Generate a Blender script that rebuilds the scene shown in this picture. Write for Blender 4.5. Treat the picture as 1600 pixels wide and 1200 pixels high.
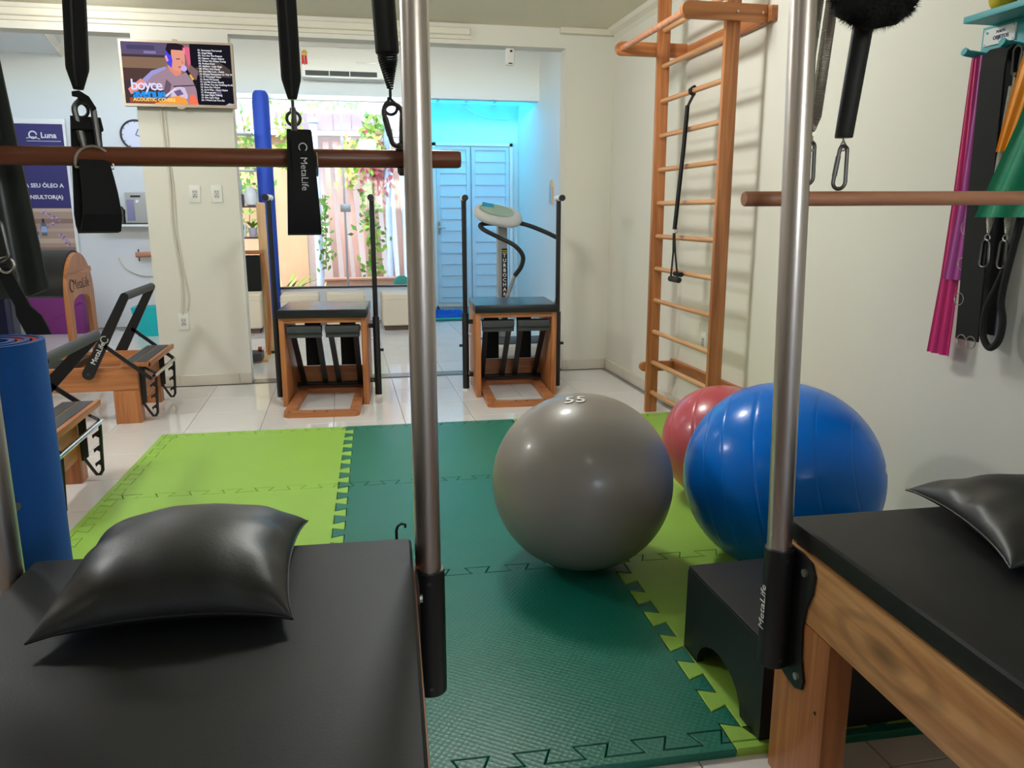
import bpy, bmesh, math, random
from mathutils import Vector, Matrix, Euler
random.seed(7)
PI = math.pi
S = bpy.context.scene
COL = S.collection
for o in list(bpy.data.objects): bpy.data.objects.remove(o)

# ------------------------------------------------------------------ camera
f, pitch, roll, yaw, camh = 1237.48, 0.211876, -0.001278, 0.208963, 1.24758
F_ = Vector((math.sin(yaw)*math.cos(pitch), math.cos(yaw)*math.cos(pitch), -math.sin(pitch)))
R_ = Vector((math.cos(yaw), -math.sin(yaw), 0)); U_ = R_.cross(F_)
R2 = R_*math.cos(roll)+U_*math.sin(roll); U2 = -R_*math.sin(roll)+U_*math.cos(roll)
cam = bpy.data.cameras.new('camera'); cam.sensor_width = 36; cam.lens = f/1600*36; cam.clip_start = .05; cam.clip_end = 200
co = bpy.data.objects.new('camera', cam); COL.objects.link(co)
m = Matrix((R2, U2, -F_)).transposed().to_4x4(); m.translation = (0, 0, camh); co.matrix_world = m
S.camera = co

# ------------------------------------------------------------------ world, sun, lamps, exposure
S.view_settings.view_transform = 'Standard'; S.view_settings.look = 'None'
S.view_settings.gamma = 1; S.view_settings.use_curve_mapping = False
S.view_settings.exposure = 0.33
try:
    S.cycles.use_denoising = True; S.cycles.max_bounces = 10; S.cycles.diffuse_bounces = 5
    S.cycles.transmission_bounces = 8; S.cycles.transparent_max_bounces = 16; S.cycles.sample_clamp_indirect = 6
    S.cycles.caustics_reflective = False; S.cycles.caustics_refractive = False
except Exception: pass
w = bpy.data.worlds.new('sky'); S.world = w; w.use_nodes = True
nt = w.node_tree; nt.nodes.clear()
sk = nt.nodes.new('ShaderNodeTexSky'); sk.sky_type = 'NISHITA'; sk.sun_disc = False
sk.sun_elevation = math.radians(62); sk.sun_rotation = math.radians(200); sk.air_density = 1; sk.dust_density = 1.5
bg = nt.nodes.new('ShaderNodeBackground'); bg.inputs['Strength'].default_value = 2.0
wo = nt.nodes.new('ShaderNodeOutputWorld')
nt.links.new(sk.outputs[0], bg.inputs[0]); nt.links.new(bg.outputs[0], wo.inputs[0])

def lamp(name, kind, loc, energy, color=(1, 1, 1), size=(1, 1), rot=(0, 0, 0), **k):
    l = bpy.data.lights.new(name, kind); l.energy = energy; l.color = color
    if kind == 'AREA': l.shape = 'RECTANGLE'; l.size, l.size_y = size
    for a, b in k.items(): setattr(l, a, b)
    o = bpy.data.objects.new(name, l); o.location = loc; o.rotation_euler = rot; COL.objects.link(o); return o
lamp('sun', 'SUN', (0, 12, 8), 1.8, (1, .95, .86), rot=(math.radians(-30), math.radians(-14), 0), angle=.01)
# LED ceiling lamps of the near room and the reception (their panels are built further down)
LAMPS = [(.55, 3.75, 2.585, 64), (-2.3, 3.75, 2.585, 70), (-1.55, 5.62, 2.585, 8), (.55, .3, 2.585, 5), (-2.3, .3, 2.585, 7),
         (.6, 7.6, 3.13, 3), (-2.3, 7.9, 2.86, 11)]
for i, (x, y, z, e) in enumerate(LAMPS):
    lamp('led_light', 'POINT', (x, y, z-.10), e, (.97, .99, .97) if y < 6 else (.96, .98, 1), shadow_soft_size=.16)
# daylight coming in at the window of the wall behind the camera
lamp('window_daylight', 'AREA', (1.15, -2.42, 1.75), 9, (1, .97, .93), (1.1, .8), rot=(math.radians(90), 0, math.radians(0)))

# ------------------------------------------------------------------ helpers
def lin(c): c /= 255.; return c/12.92 if c <= .04045 else ((c+.055)/1.055)**2.4
def C(r, g, b): return (lin(r), lin(g), lin(b), 1)

class MB:
    def __init__(s): s.bm = bmesh.new(); s.mi = 0
    def _fin(s, vs0, fs0):
        s.bm.verts.ensure_lookup_table(); s.bm.faces.ensure_lookup_table()
        for fc in s.bm.faces[fs0:]: fc.material_index = s.mi
    def box(s, x0, x1, y0, y1, z0, z1, M=None, b=0, seg=2):
        f0 = len(s.bm.faces)
        r = bmesh.ops.create_cube(s.bm, size=1)['verts']
        for v in r:
            v.co = Vector(((x0+x1)/2+v.co.x*(x1-x0), (y0+y1)/2+v.co.y*(y1-y0), (z0+z1)/2+v.co.z*(z1-z0)))
        if b > 0:
            es = list({e for v in r for e in v.link_edges})
            g = bmesh.ops.bevel(s.bm, geom=es, offset=b, segments=seg, affect='EDGES', profile=.6)
            r = list({v for fc in g['faces'] for v in fc.verts} | {v for v in r if v.is_valid})
        if M is not None:
            allv = set(r)
            st = list(r)
            while st:
                v = st.pop()
                for e in v.link_edges:
                    o = e.other_vert(v)
                    if o not in allv: allv.add(o); st.append(o)
            for v in allv: v.co = M @ v.co
        s.bm.faces.ensure_lookup_table()
        for v in r:
            if v.is_valid:
                for fc in v.link_faces: fc.material_index = s.mi
        return s
    def rings(s, rs, closed=False, caps=True, wrap=True):
        vr = [[s.bm.verts.new(p) for p in r] for r in rs]
        n = len(vr[0]); k = len(vr)
        for i in range(k if closed else k-1):
            a, b = vr[i], vr[(i+1) % k]
            for j in range(n if wrap else n-1):
                q = (a[j], a[(j+1) % n], b[(j+1) % n], b[j])
                if len(set(q)) == 4:
                    fc = s.bm.faces.new(q); fc.material_index = s.mi
        if caps and not closed and wrap:
            for r in (list(reversed(vr[0])), vr[-1]):
                try: fc = s.bm.faces.new(r); fc.material_index = s.mi
                except ValueError: pass
        return s
    def tube(s, pts, r, n=10, closed=False, caps=True, sq=(1, 1)):
        pts = [Vector(p) for p in pts]; k = len(pts)
        rr = r if isinstance(r, (list, tuple)) else [r]*k
        T = []
        for i in range(k):
            a = pts[i-1] if (i > 0 or closed) else pts[0]; b = pts[(i+1) % k] if (i < k-1 or closed) else pts[-1]
            t = (b-a); T.append(t.normalized() if t.length > 1e-9 else Vector((0, 0, 1)))
        up = Vector((0, 0, 1)) if abs(T[0].z) < .9 else Vector((0, 1, 0))
        N = (up-T[0]*up.dot(T[0])).normalized(); R = []
        for i in range(k):
            if i: N = N-T[i]*N.dot(T[i]); N.normalize()
            B = T[i].cross(N)
            R.append([pts[i]+(N*math.cos(2*PI*j/n)*sq[0]+B*math.sin(2*PI*j/n)*sq[1])*rr[i] for j in range(n)])
        return s.rings(R, closed, caps)
    def cyl(s, p0, p1, r0, r1=None, n=20): return s.tube([p0, p1], [r0, r0 if r1 is None else r1], n)
    def lathe(s, prof, c=(0, 0, 0), n=24, M=None):
        c = Vector(c); R = []
        for (r, z) in prof:
            ring = [Vector((r*math.cos(2*PI*j/n), r*math.sin(2*PI*j/n), z)) for j in range(n)]
            R.append([(M @ p if M is not None else p)+c for p in ring])
        return s.rings(R)
    def prism(s, pts, vec):
        pts = [Vector(p) for p in pts]; vec = Vector(vec)
        a = [s.bm.verts.new(p) for p in pts]; b = [s.bm.verts.new(p+vec) for p in pts]; n = len(a)
        fs = [s.bm.faces.new(a), s.bm.faces.new(list(reversed(b)))]
        for i in range(n): fs.append(s.bm.faces.new((a[(i+1) % n], a[i], b[i], b[(i+1) % n])))
        for fc in fs: fc.material_index = s.mi
        return s
    def face(s, pts):
        fc = s.bm.faces.new([s.bm.verts.new(p) for p in pts]); fc.material_index = s.mi; return s
    def ell(s, c, rx, ry, rz, nu=20, nv=12, M=None):
        c = Vector(c); R = []
        for i in range(1, nv):
            t = PI*i/nv
            R.append([(lambda p: (M @ p if M is not None else p)+c)(Vector((rx*math.sin(t)*math.cos(2*PI*j/nu), ry*math.sin(t)*math.sin(2*PI*j/nu), -rz*math.cos(t)))) for j in range(nu)])
        return s.rings(R)
    def sheet(s, P, th):
        # P: grid of points -> a closed sheet of thickness th
        nu, nv = len(P), len(P[0]); P = [[Vector(p) for p in r] for r in P]
        A = []; B = []
        for i in range(nu):
            ra = []; rb = []
            for j in range(nv):
                du = P[min(i+1, nu-1)][j]-P[max(i-1, 0)][j]; dv = P[i][min(j+1, nv-1)]-P[i][max(j-1, 0)]
                nrm = du.cross(dv); nrm = nrm.normalized() if nrm.length > 1e-12 else Vector((0, 0, 1))
                ra.append(s.bm.verts.new(P[i][j]+nrm*th/2)); rb.append(s.bm.verts.new(P[i][j]-nrm*th/2))
            A.append(ra); B.append(rb)
        q = lambda *v: setattr(s.bm.faces.new(v), 'material_index', s.mi)
        for i in range(nu-1):
            for j in range(nv-1):
                q(A[i][j], A[i+1][j], A[i+1][j+1], A[i][j+1]); q(B[i][j], B[i][j+1], B[i+1][j+1], B[i+1][j])
        for i in range(nu-1):
            q(A[i][0], B[i][0], B[i+1][0], A[i+1][0]); q(A[i][-1], A[i+1][-1], B[i+1][-1], B[i][-1])
        for j in range(nv-1):
            q(A[0][j], A[0][j+1], B[0][j+1], B[0][j]); q(A[-1][j], B[-1][j], B[-1][j+1], A[-1][j+1])
        return s

def mesh_of(name, mb, mats, ang=35):
    me = bpy.data.meshes.new(name)
    bmesh.ops.recalc_face_normals(mb.bm, faces=mb.bm.faces)
    mb.bm.to_mesh(me); mb.bm.free()
    for m_ in (mats if isinstance(mats, (list, tuple)) else [mats]): me.materials.append(m_)
    if ang:
        me.polygons.foreach_set('use_smooth', [True]*len(me.polygons)); me.set_sharp_from_angle(angle=math.radians(ang))
    return me
def obj(name, mb, mats, parent=None, local=False, ang=35, label=None):
    me = mb if isinstance(mb, bpy.types.Mesh) else mesh_of(name, mb, mats, ang)
    o = bpy.data.objects.new(name, me); COL.objects.link(o)
    if parent is not None:
        o.parent = parent
        if not local and parent.type == 'EMPTY': o.matrix_parent_inverse = parent.matrix_basis.inverted()
    if label: o['label'] = label
    return o
def tag(o, label, cat, group=None, kind=None):
    o['label'] = label; o['category'] = cat
    if group: o['group'] = group
    if kind: o['kind'] = kind
    return o
def thing(name, label, cat, loc=(0, 0, 0), rz=0, group=None):
    o = bpy.data.objects.new(name, None); COL.objects.link(o); o.empty_display_size = .1
    o.matrix_basis = Matrix.Translation(loc) @ Matrix.Rotation(rz, 4, 'Z')
    return tag(o, label, cat, group)
def struct(name, mb, mat, label, cat, ang=0):
    return tag(obj(name, mb, mat, ang=ang), label, cat, kind='structure')
def children(o): return [c for c in bpy.data.objects if c.parent == o]
def copy_tree(o, M, label, group=None):
    r = o.copy(); COL.objects.link(r); r.matrix_basis = M; r['label'] = label
    if group: r['group'] = group
    for ch in children(o):
        c = ch.copy(); COL.objects.link(c); c.parent = r
        for g in children(ch):
            d = g.copy(); COL.objects.link(d); d.parent = c
    return r

# ------------------------------------------------------------------ materials
def pm(name, col, rough=.5, metal=0, bump=None, var=None, spec=None, coat=0, stretch=None, trans=0, sheen=0, alpha=1, space='Object'):
    m_ = bpy.data.materials.new(name); m_.use_nodes = True; n = m_.node_tree; b = n.nodes['Principled BSDF']; L = n.links.new
    b.inputs['Base Color'].default_value = col; b.inputs['Roughness'].default_value = rough; b.inputs['Metallic'].default_value = metal
    if spec is not None: b.inputs['Specular IOR Level'].default_value = spec
    if coat: b.inputs['Coat Weight'].default_value = coat; b.inputs['Coat Roughness'].default_value = .1
    if trans: b.inputs['Transmission Weight'].default_value = trans
    if sheen: b.inputs['Sheen Weight'].default_value = sheen
    tc = n.nodes.new('ShaderNodeTexCoord'); mp = n.nodes.new('ShaderNodeMapping'); L(tc.outputs[space], mp.inputs[0])
    if stretch: mp.inputs['Scale'].default_value = stretch
    if var:
        no = n.nodes.new('ShaderNodeTexNoise'); no.inputs['Scale'].default_value = var[0]; no.inputs['Detail'].default_value = 4; L(mp.outputs[0], no.inputs['Vector'])
        mx = n.nodes.new('ShaderNodeMix'); mx.data_type = 'RGBA'; a = var[1]
        mx.inputs['A'].default_value = tuple(c*(1-a) for c in col[:3])+(1,); mx.inputs['B'].default_value = tuple(min(1, c*(1+a)) for c in col[:3])+(1,)
        L(no.outputs[0], mx.inputs['Factor']); L(mx.outputs['Result'], b.inputs['Base Color'])
    if bump:
        no = n.nodes.new('ShaderNodeTexNoise'); no.inputs['Scale'].default_value = bump[0]; no.inputs['Detail'].default_value = 3; L(mp.outputs[0], no.inputs['Vector'])
        bu = n.nodes.new('ShaderNodeBump'); bu.inputs['Strength'].default_value = bump[1]; bu.inputs['Distance'].default_value = bump[2] if len(bump) > 2 else .002
        L(no.outputs[0], bu.inputs['Height']); L(bu.outputs[0], b.inputs['Normal'])
    return m_
def wood(name, c1, c2, axis='x', rough=.42, sc=1., knot=None):
    m_ = bpy.data.materials.new(name); m_.use_nodes = True; n = m_.node_tree; b = n.nodes['Principled BSDF']; L = n.links.new
    b.inputs['Roughness'].default_value = rough
    tc = n.nodes.new('ShaderNodeTexCoord'); mp = n.nodes.new('ShaderNodeMapping'); L(tc.outputs['Object'], mp.inputs[0])
    a = {'x': 0, 'y': 1, 'z': 2}[axis]; s_ = [26*sc]*3; s_[a] = 1.6*sc; mp.inputs['Scale'].default_value = s_
    no = n.nodes.new('ShaderNodeTexNoise'); no.inputs['Scale'].default_value = 1; no.inputs['Detail'].default_value = 6; no.inputs['Distortion'].default_value = 1.2
    L(mp.outputs[0], no.inputs['Vector'])
    cr = n.nodes.new('ShaderNodeValToRGB'); cr.color_ramp.elements[0].position = .32; cr.color_ramp.elements[1].position = .7
    cr.color_ramp.elements[0].color = c1; cr.color_ramp.elements[1].color = c2
    L(no.outputs[0], cr.inputs[0]); out = cr.outputs[0]
    if knot:
        m2 = n.nodes.new('ShaderNodeMapping'); L(tc.outputs['Object'], m2.inputs[0]); m2.vector_type = 'TEXTURE'
        m2.inputs['Location'].default_value = knot[0]; m2.inputs['Scale'].default_value = knot[1]
        n2 = n.nodes.new('ShaderNodeTexNoise'); n2.inputs['Scale'].default_value = .8; L(m2.outputs[0], n2.inputs['Vector'])
        ad = n.nodes.new('ShaderNodeMix'); ad.data_type = 'VECTOR'; ad.inputs['Factor'].default_value = .35; L(m2.outputs[0], ad.inputs['A']); L(n2.outputs[1], ad.inputs['B'])
        ln = n.nodes.new('ShaderNodeVectorMath'); ln.operation = 'LENGTH'; L(ad.outputs['Result'], ln.inputs[0])
        mu = n.nodes.new('ShaderNodeMath'); mu.operation = 'MULTIPLY'; mu.inputs[1].default_value = 9; L(ln.outputs['Value'], mu.inputs[0])
        si = n.nodes.new('ShaderNodeMath'); si.operation = 'SINE'; L(mu.outputs[0], si.inputs[0])
        rmp = n.nodes.new('ShaderNodeMapRange'); rmp.inputs['From Min'].default_value = .2; rmp.inputs['From Max'].default_value = 2.0; rmp.inputs['To Min'].default_value = .55; rmp.inputs['To Max'].default_value = 0
        L(ln.outputs['Value'], rmp.inputs['Value'])
        m3 = n.nodes.new('ShaderNodeMath'); m3.operation = 'MULTIPLY'; L(si.outputs[0], m3.inputs[0]); L(rmp.outputs[0], m3.inputs[1]); m3.use_clamp = True
        core = n.nodes.new('ShaderNodeMapRange'); core.inputs['From Min'].default_value = .22; core.inputs['From Max'].default_value = .5; core.inputs['To Min'].default_value = .85; core.inputs['To Max'].default_value = 0
        L(ln.outputs['Value'], core.inputs['Value'])
        mxx = n.nodes.new('ShaderNodeMath'); mxx.operation = 'MAXIMUM'; L(m3.outputs[0], mxx.inputs[0]); L(core.outputs[0], mxx.inputs[1])
        mx = n.nodes.new('ShaderNodeMix'); mx.data_type = 'RGBA'; L(mxx.outputs[0], mx.inputs['Factor']); L(out, mx.inputs['A']); mx.inputs['B'].default_value = tuple(c*.35 for c in c1[:3])+(1,)
        out = mx.outputs['Result']
    L(out, b.inputs['Base Color'])
    bu = n.nodes.new('ShaderNodeBump'); bu.inputs['Strength'].default_value = .08; bu.inputs['Distance'].default_value = .001; L(no.outputs[0], bu.inputs['Height']); L(bu.outputs[0], b.inputs['Normal'])
    return m_
def emit(name, col, st=1):
    m_ = bpy.data.materials.new(name); m_.use_nodes = True; n = m_.node_tree; n.nodes.clear()
    e = n.nodes.new('ShaderNodeEmission'); e.inputs[0].default_value = col; e.inputs[1].default_value = st
    o = n.nodes.new('ShaderNodeOutputMaterial'); n.links.new(e.outputs[0], o.inputs[0]); return m_
def glass_mat(name, tint=(1, 1, 1, 1), refl=.06):
    m_ = bpy.data.materials.new(name); m_.use_nodes = True; n = m_.node_tree; n.nodes.clear()
    t = n.nodes.new('ShaderNodeBsdfTransparent'); t.inputs[0].default_value = tint
    g = n.nodes.new('ShaderNodeBsdfGlossy'); g.inputs['Roughness'].default_value = .03
    fr = n.nodes.new('ShaderNodeFresnel'); fr.inputs[0].default_value = 1.35
    mx = n.nodes.new('ShaderNodeMixShader'); n.links.new(fr.outputs[0], mx.inputs[0]); n.links.new(t.outputs[0], mx.inputs[1]); n.links.new(g.outputs[0], mx.inputs[2])
    o = n.nodes.new('ShaderNodeOutputMaterial'); n.links.new(mx.outputs[0], o.inputs[0]); return m_
def roof_mat(name, col):
    m_ = bpy.data.materials.new(name); m_.use_nodes = True; n = m_.node_tree; n.nodes.clear()
    t = n.nodes.new('ShaderNodeBsdfTransparent'); t.inputs[0].default_value = col
    g = n.nodes.new('ShaderNodeBsdfTranslucent'); g.inputs[0].default_value = col
    mx = n.nodes.new('ShaderNodeMixShader'); mx.inputs[0].default_value = .6; n.links.new(t.outputs[0], mx.inputs[1]); n.links.new(g.outputs[0], mx.inputs[2])
    o = n.nodes.new('ShaderNodeOutputMaterial'); n.links.new(mx.outputs[0], o.inputs[0]); return m_

WALL = pm('wall_paint_cream', C(224, 221, 210), .75, bump=(60, .08, .002), var=(1.3, .03))
WALLB = pm('wall_paint_white', C(224, 226, 224), .7, bump=(60, .06, .002), var=(1.3, .02))
CEIL = pm('ceiling_paint', C(222, 216, 196), .8, var=(.8, .03))
TRIM = pm('trim_paint', C(222, 216, 200), .6)
GROUT = pm('grout', C(150, 146, 142), .8)
TILE = pm('white_ceramic', C(226, 224, 222), .1, var=(3, .03), spec=.6)
BTILE = pm('baseboard_ceramic', C(214, 208, 194), .25)
STEEL = pm('brushed_steel', C(204, 194, 188), .34, 1, stretch=(60, 60, 1.5), bump=(4, .05, .001))
CHROME = pm('chrome', C(210, 210, 208), .12, 1)
GUN = pm('carabiner_grey', C(96, 94, 92), .38, 1, bump=(200, .1, .0005))
ZINC = pm('spring_zinc', C(190, 184, 176), .3, 1)
BLKM = pm('black_powder_coat', C(19, 19, 21), .42, bump=(500, .05, .0005))
BLKF = pm('black_webbing', C(12, 12, 13), .85, bump=(350, .25, .001), sheen=.0)
VINYL = pm('black_vinyl', C(21, 22, 23), .5, bump=(240, .16, .001), var=(5, .12), spec=.32)
SEATV = pm('seat_vinyl', C(30, 31, 34), .27, bump=(240, .05, .001))
PILV = pm('black_leatherette', C(20, 20, 21), .42, bump=(160, .22, .0012))
RUB = pm('black_rubber', C(20, 21, 22), .6)
DRUB = pm('dark_grey_rubber', C(58, 60, 62), .65, bump=(300, .2, .001))
WX = wood('wood_orange_x', C(150, 88, 46), C(196, 128, 76), 'x')
WY = wood('wood_orange_y', C(150, 88, 46), C(196, 128, 76), 'y')
WZ = wood('wood_orange_z', C(150, 88, 46), C(196, 128, 76), 'z')
WDK = wood('wood_dark_bar', C(96, 50, 30), C(134, 74, 46), 'x', rough=.38)
WPK = wood('wood_pink_bar', C(172, 110, 82), C(206, 146, 112), 'x', rough=.4)
WLT = wood('wood_pale', C(204, 164, 112), C(226, 192, 144), 'z')
RUNG = wood('wood_rung', C(186, 130, 84), C(214, 164, 118), 'y', rough=.3)
WHITE = pm('white_plastic', C(232, 232, 228), .35)
CREAMV = pm('cream_leatherette', C(222, 210, 184), .45, bump=(150, .1, .001))
BROWN = pm('brown_base', C(92, 70, 58), .6)
WPRINT = pm('white_print', C(225, 225, 222), .6)
DPRINT = pm('dark_print', C(60, 42, 34), .7)

def text(name, body, size, mat, parent, M, align='CENTER', local=False, ext=.0004, space=1., bold=0, line=1., fn=None):
    cu = bpy.data.curves.new('lettering', 'FONT'); cu.body = body; cu.size = size; cu.align_x = align; cu.align_y = 'CENTER'
    cu.extrude = ext; cu.space_character = space; cu.space_line = line; cu.resolution_u = 2
    if bold: cu.offset = bold
    t = bpy.data.objects.new('lettering', cu); COL.objects.link(t)
    dg = bpy.context.evaluated_depsgraph_get()
    me = bpy.data.meshes.new_from_object(t.evaluated_get(dg)); me.name = name
    bpy.data.objects.remove(t); bpy.data.curves.remove(cu)
    for v in me.vertices: v.co = fn(v.co) if fn else M @ v.co
    me.materials.clear(); me.materials.append(mat)
    return obj(name, me, None, parent, local)
def frame(o, x, y):   # matrix from origin, x-direction and y-direction of a flat print
    x = Vector(x).normalized(); y = Vector(y); y = (y-x*y.dot(x)).normalized(); z = x.cross(y)
    M = Matrix((x, y, z)).transposed().to_4x4(); M.translation = o; return M

def helix(p0, p1, R, pitch_, wire, n=10, m=5, taper=0):
    p0, p1 = Vector(p0), Vector(p1); d = p1-p0; L = d.length; d.normalize()
    a = d.orthogonal().normalized(); b = d.cross(a); k = int(L/pitch_*n); P = []
    for i in range(k+1):
        t = i/k; rr = R
        if taper: rr = R*min(1, .25+.75*min(1, (1-t)*L/taper))
        an = 2*PI*i/n; P.append(p0+d*L*t+(a*math.cos(an)+b*math.sin(an))*rr)
    mb = MB(); mb.tube(P, wire, m); return mb
def carabiner_pts(top, L, wt, wb, ax=(1, 0, 0), down=(0, 0, -1), n=10):
    # closed pear-shaped loop hanging from `top`
    top = Vector(top); ax = Vector(ax).normalized(); dn = Vector(down).normalized(); P = []
    for i in range(n+1):
        a = PI-PI*i/n; P.append(top+dn*(wt-wt*math.sin(a))+ax*wt*math.cos(a))
    for i in range(n+1):
        a = -PI*i/n; P.append(top+dn*(L-wb-wb*math.sin(a))+ax*wb*math.cos(a))
    return P
def carabiner(parent, top, L, wt, wb, r=.004, ax=(1, 0, 0), down=(0, 0, -1), mat=None, name='carabiner'):
    P = carabiner_pts(top, L, wt, wb, ax, down); mb = MB(); mb.tube(P, r, 8, closed=True)
    o = obj(name, mb, mat or GUN, parent)
    g = MB(); a, b = P[-1], P[0]; a = Vector(a); b = Vector(b); g.tube([a.lerp(b, .18), a.lerp(b, .22), a.lerp(b, .78), a.lerp(b, .82)], [r*1.25]*4, 8)
    obj('carabiner_gate', g, mat or GUN, o)
    return o
def ring(mb, c, R, r, ax=(1, 0, 0), ay=(0, 0, 1), n=16, m=6):
    c = Vector(c); ax = Vector(ax); ay = Vector(ay)
    mb.tube([c+ax*R*math.cos(2*PI*i/n)+ay*R*math.sin(2*PI*i/n) for i in range(n)], r, m, closed=True)
# ================================================================== THE ROOM
flo = struct('floor', MB().box(-4.3, 2.6, -2.6, 11.9, -.12, -.004), GROUT, 'white glossy ceramic tile floor of the studio', 'floor')
tile_me = mesh_of('floor_tile', MB().box(.0015, .4255, .0015, .4255, -.01, 0, b=.0015, seg=1), TILE, 0)
def tiles(X0, X1, Y0, Y1, ox, oy, P=.427):
    i0 = math.floor((X0-ox)/P); i1 = math.ceil((X1-ox)/P); j0 = math.floor((Y0-oy)/P); j1 = math.ceil((Y1-oy)/P)
    for i in range(i0, i1):
        for j in range(j0, j1):
            x, y = ox+i*P, oy+j*P
            if x+P > X1+.3 or y+P > Y1+.02 or y < Y0-.2: continue
            o = obj('floor_tile', tile_me, None, flo); o.location = (x, y, 0)
tiles(-2.6, 2.09, .95, 6.10, -.094, 4.80-.427*9)
tiles(-3.3, 2.37, 6.27, 9.6, -.094, 6.27)
struct('wall_right', MB().box(2.09, 2.24, -2.6, 6.12, 0, 2.6), WALL, 'long cream wall behind the wall bars', 'wall')
struct('wall_left', MB().box(-4.4, -4.25, -2.6, 6.12, 0, 2.6), WALL, 'cream left wall of the near room', 'wall')
b = MB(); b.box(-4.4, .6, -2.6, -2.45, 0, 2.6); b.box(1.7, 2.24, -2.6, -2.45, 0, 2.6); b.box(.6, 1.7, -2.6, -2.45, 0, 1.35); b.box(.6, 1.7, -2.6, -2.45, 2.15, 2.6)
struct('wall_front', b, WALL, 'cream wall with a window behind the camera', 'wall')
struct('ceiling', MB().box(-4.4, 2.24, -2.6, 6.27, 2.6, 2.75), CEIL, 'pale ceiling of the near room', 'ceiling')
b = MB(); b.box(-1.33, -.705, 6.12, 6.27, 0, 2.6)
struct('wall_column', b, WALL, 'cream pillar under the television', 'wall')
struct('wall_back', MB().box(-4.4, -1.33, 6.12, 6.27, 2.44, 2.6).box(-.705, 1.715, 6.12, 6.27, 2.46, 2.6), WALL, 'cream beam over the two wide openings', 'wall')
struct('wall_pier', MB().box(1.715, 2.5, 6.12, 6.27, 0, 2.6), WALL, 'cream wall pier between the opening and the right wall', 'wall')
struct('wall_pier_left', MB().box(-4.4, -3.55, 6.12, 6.27, 0, 2.44), WALL, 'cream wall pier at the far left', 'wall')
struct('trim_1', MB().box(-4.2, .985, 6.075, 6.12, 2.515, 2.565, b=.006, seg=1).box(-4.2, 1.0, 6.10, 6.12, 2.49, 2.515), TRIM, 'long cream moulding strip along the top of the back wall', 'moulding')
struct('trim_2', MB().box(1.66, 2.09, 6.06, 6.12, 2.555, 2.6, b=.01, seg=2), TRIM, 'short cornice piece over the wall pier', 'cornice')
struct('trim_3', MB().prism([(2.09, -2.4, 2.6), (2.02, -2.4, 2.6), (2.035, -2.4, 2.575), (2.07, -2.4, 2.555), (2.09, -2.4, 2.53)], (0, 8.46, 0)), TRIM, 'white cornice along the top of the right wall', 'cornice')
struct('trim_4', MB().box(-3.5, 2.4, 6.125, 6.265, -.01, .002), pm('grey_granite', C(120, 122, 122), .15, var=(90, .4)), 'grey granite threshold strip across the openings', 'threshold')
def baseboard(name, runs, label):
    r = tag(obj(name, runs[0](), TRIM, ang=0), label, 'baseboard', kind='structure')
    for mk in runs[1]: obj('baseboard_tile', mk(), BTILE, r, ang=0)
def bt(x0, x1, y0, y1): return lambda: MB().box(x0, x1, y0, y1, .001, .082, b=.002, seg=1)
xs = [-1.33, -1.21, -.79, -.705]
baseboard('baseboard_column', [lambda: MB().box(-1.33, -.705, 6.113, 6.12, 0, .08), [bt(a+.001, c-.001, 6.108, 6.114) for a, c in zip(xs, xs[1:])]], 'tiled skirting at the foot of the pillar')
baseboard('baseboard_pier', [lambda: MB().box(1.715, 2.085, 6.113, 6.12, 0, .08), [bt(1.716, 1.748, 6.108, 6.114), bt(1.751, 2.078, 6.108, 6.114)]], 'tiled skirting at the foot of the wall pier')
ys = [4.0+.427*i for i in range(5)]+[6.107]
baseboard('baseboard_right', [lambda: MB().box(2.083, 2.09, .5, 6.1, 0, .08), [bt(2.077, 2.084, a+.001, c-.001) for a, c in zip(ys, ys[1:])]], 'tiled skirting along the right wall')

# reception and left back room
struct('wall_reception_right', MB().box(2.37, 2.5, 6.27, 10.8, 0, 3.15), WALLB, 'white side wall of the passage', 'wall')
struct('wall_reception_left', MB().box(-3.6, -3.45, 6.27, 9.75, 0, 3.15), WALLB, 'white left wall of the back room', 'wall')
struct('ceiling_reception', MB().box(-3.7, 2.5, 6.1, 9.9, 3.15, 3.3), CEIL, 'white ceiling of the back room', 'ceiling')
b = MB(); b.box(-3.6, -1.33, 9.6, 9.75, 0, 3.15); b.box(-1.33, .85, 9.6, 9.75, 0, .395); b.box(-1.33, 2.37, 9.6, 9.75, 2.55, 3.15); b.box(.80, .93, 9.58, 9.76, 0, 2.55)
struct('wall_reception_back', b, WALLB, 'white far wall with the garden window and the passage', 'wall')
struct('trim_5', MB().prism([(-3.45, 7.2, 2.88), (-2.36, 7.2, 2.88), (-2.779, 9.6, 2.88), (-3.45, 9.6, 2.88)], (0, 0, .27)), WALLB, 'lowered soffit with a slanted edge in the back room', 'soffit')
struct('trim_6', MB().tube([(-2.35, 7.2, 2.90), (-2.77, 9.59, 2.90)], .045, 4), TRIM, 'slanted white beam along the soffit edge', 'beam')
ALU = pm('aluminium_frame', C(176, 180, 184), .35, .6)
SILL = pm('dark_sill', C(58, 50, 50), .4)
GLASS = glass_mat('window_glass')
wn = struct('window_1', MB().box(-1.33, .80, 9.60, 9.66, 2.495, 2.55).box(-1.33, -1.29, 9.60, 9.66, .41, 2.495), ALU, 'large frameless garden window with sliding panes', 'window')
obj('window_sill', MB().box(-1.33, .80, 9.585, 9.70, .395, .412), SILL, wn, ang=0)
for k, (x0, x1) in enumerate([(-1.29, -.62), (-.615, .055), (.065, .80)]):
    obj('glass_pane', MB().box(x0, x1, 9.625+.012*(k % 2), 9.631+.012*(k % 2), .412, 2.495), GLASS, wn, ang=0)
obj('window_mullion', MB().box(.045, .07, 9.615, 9.64, .412, 2.495), ALU, wn, ang=0)
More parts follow.
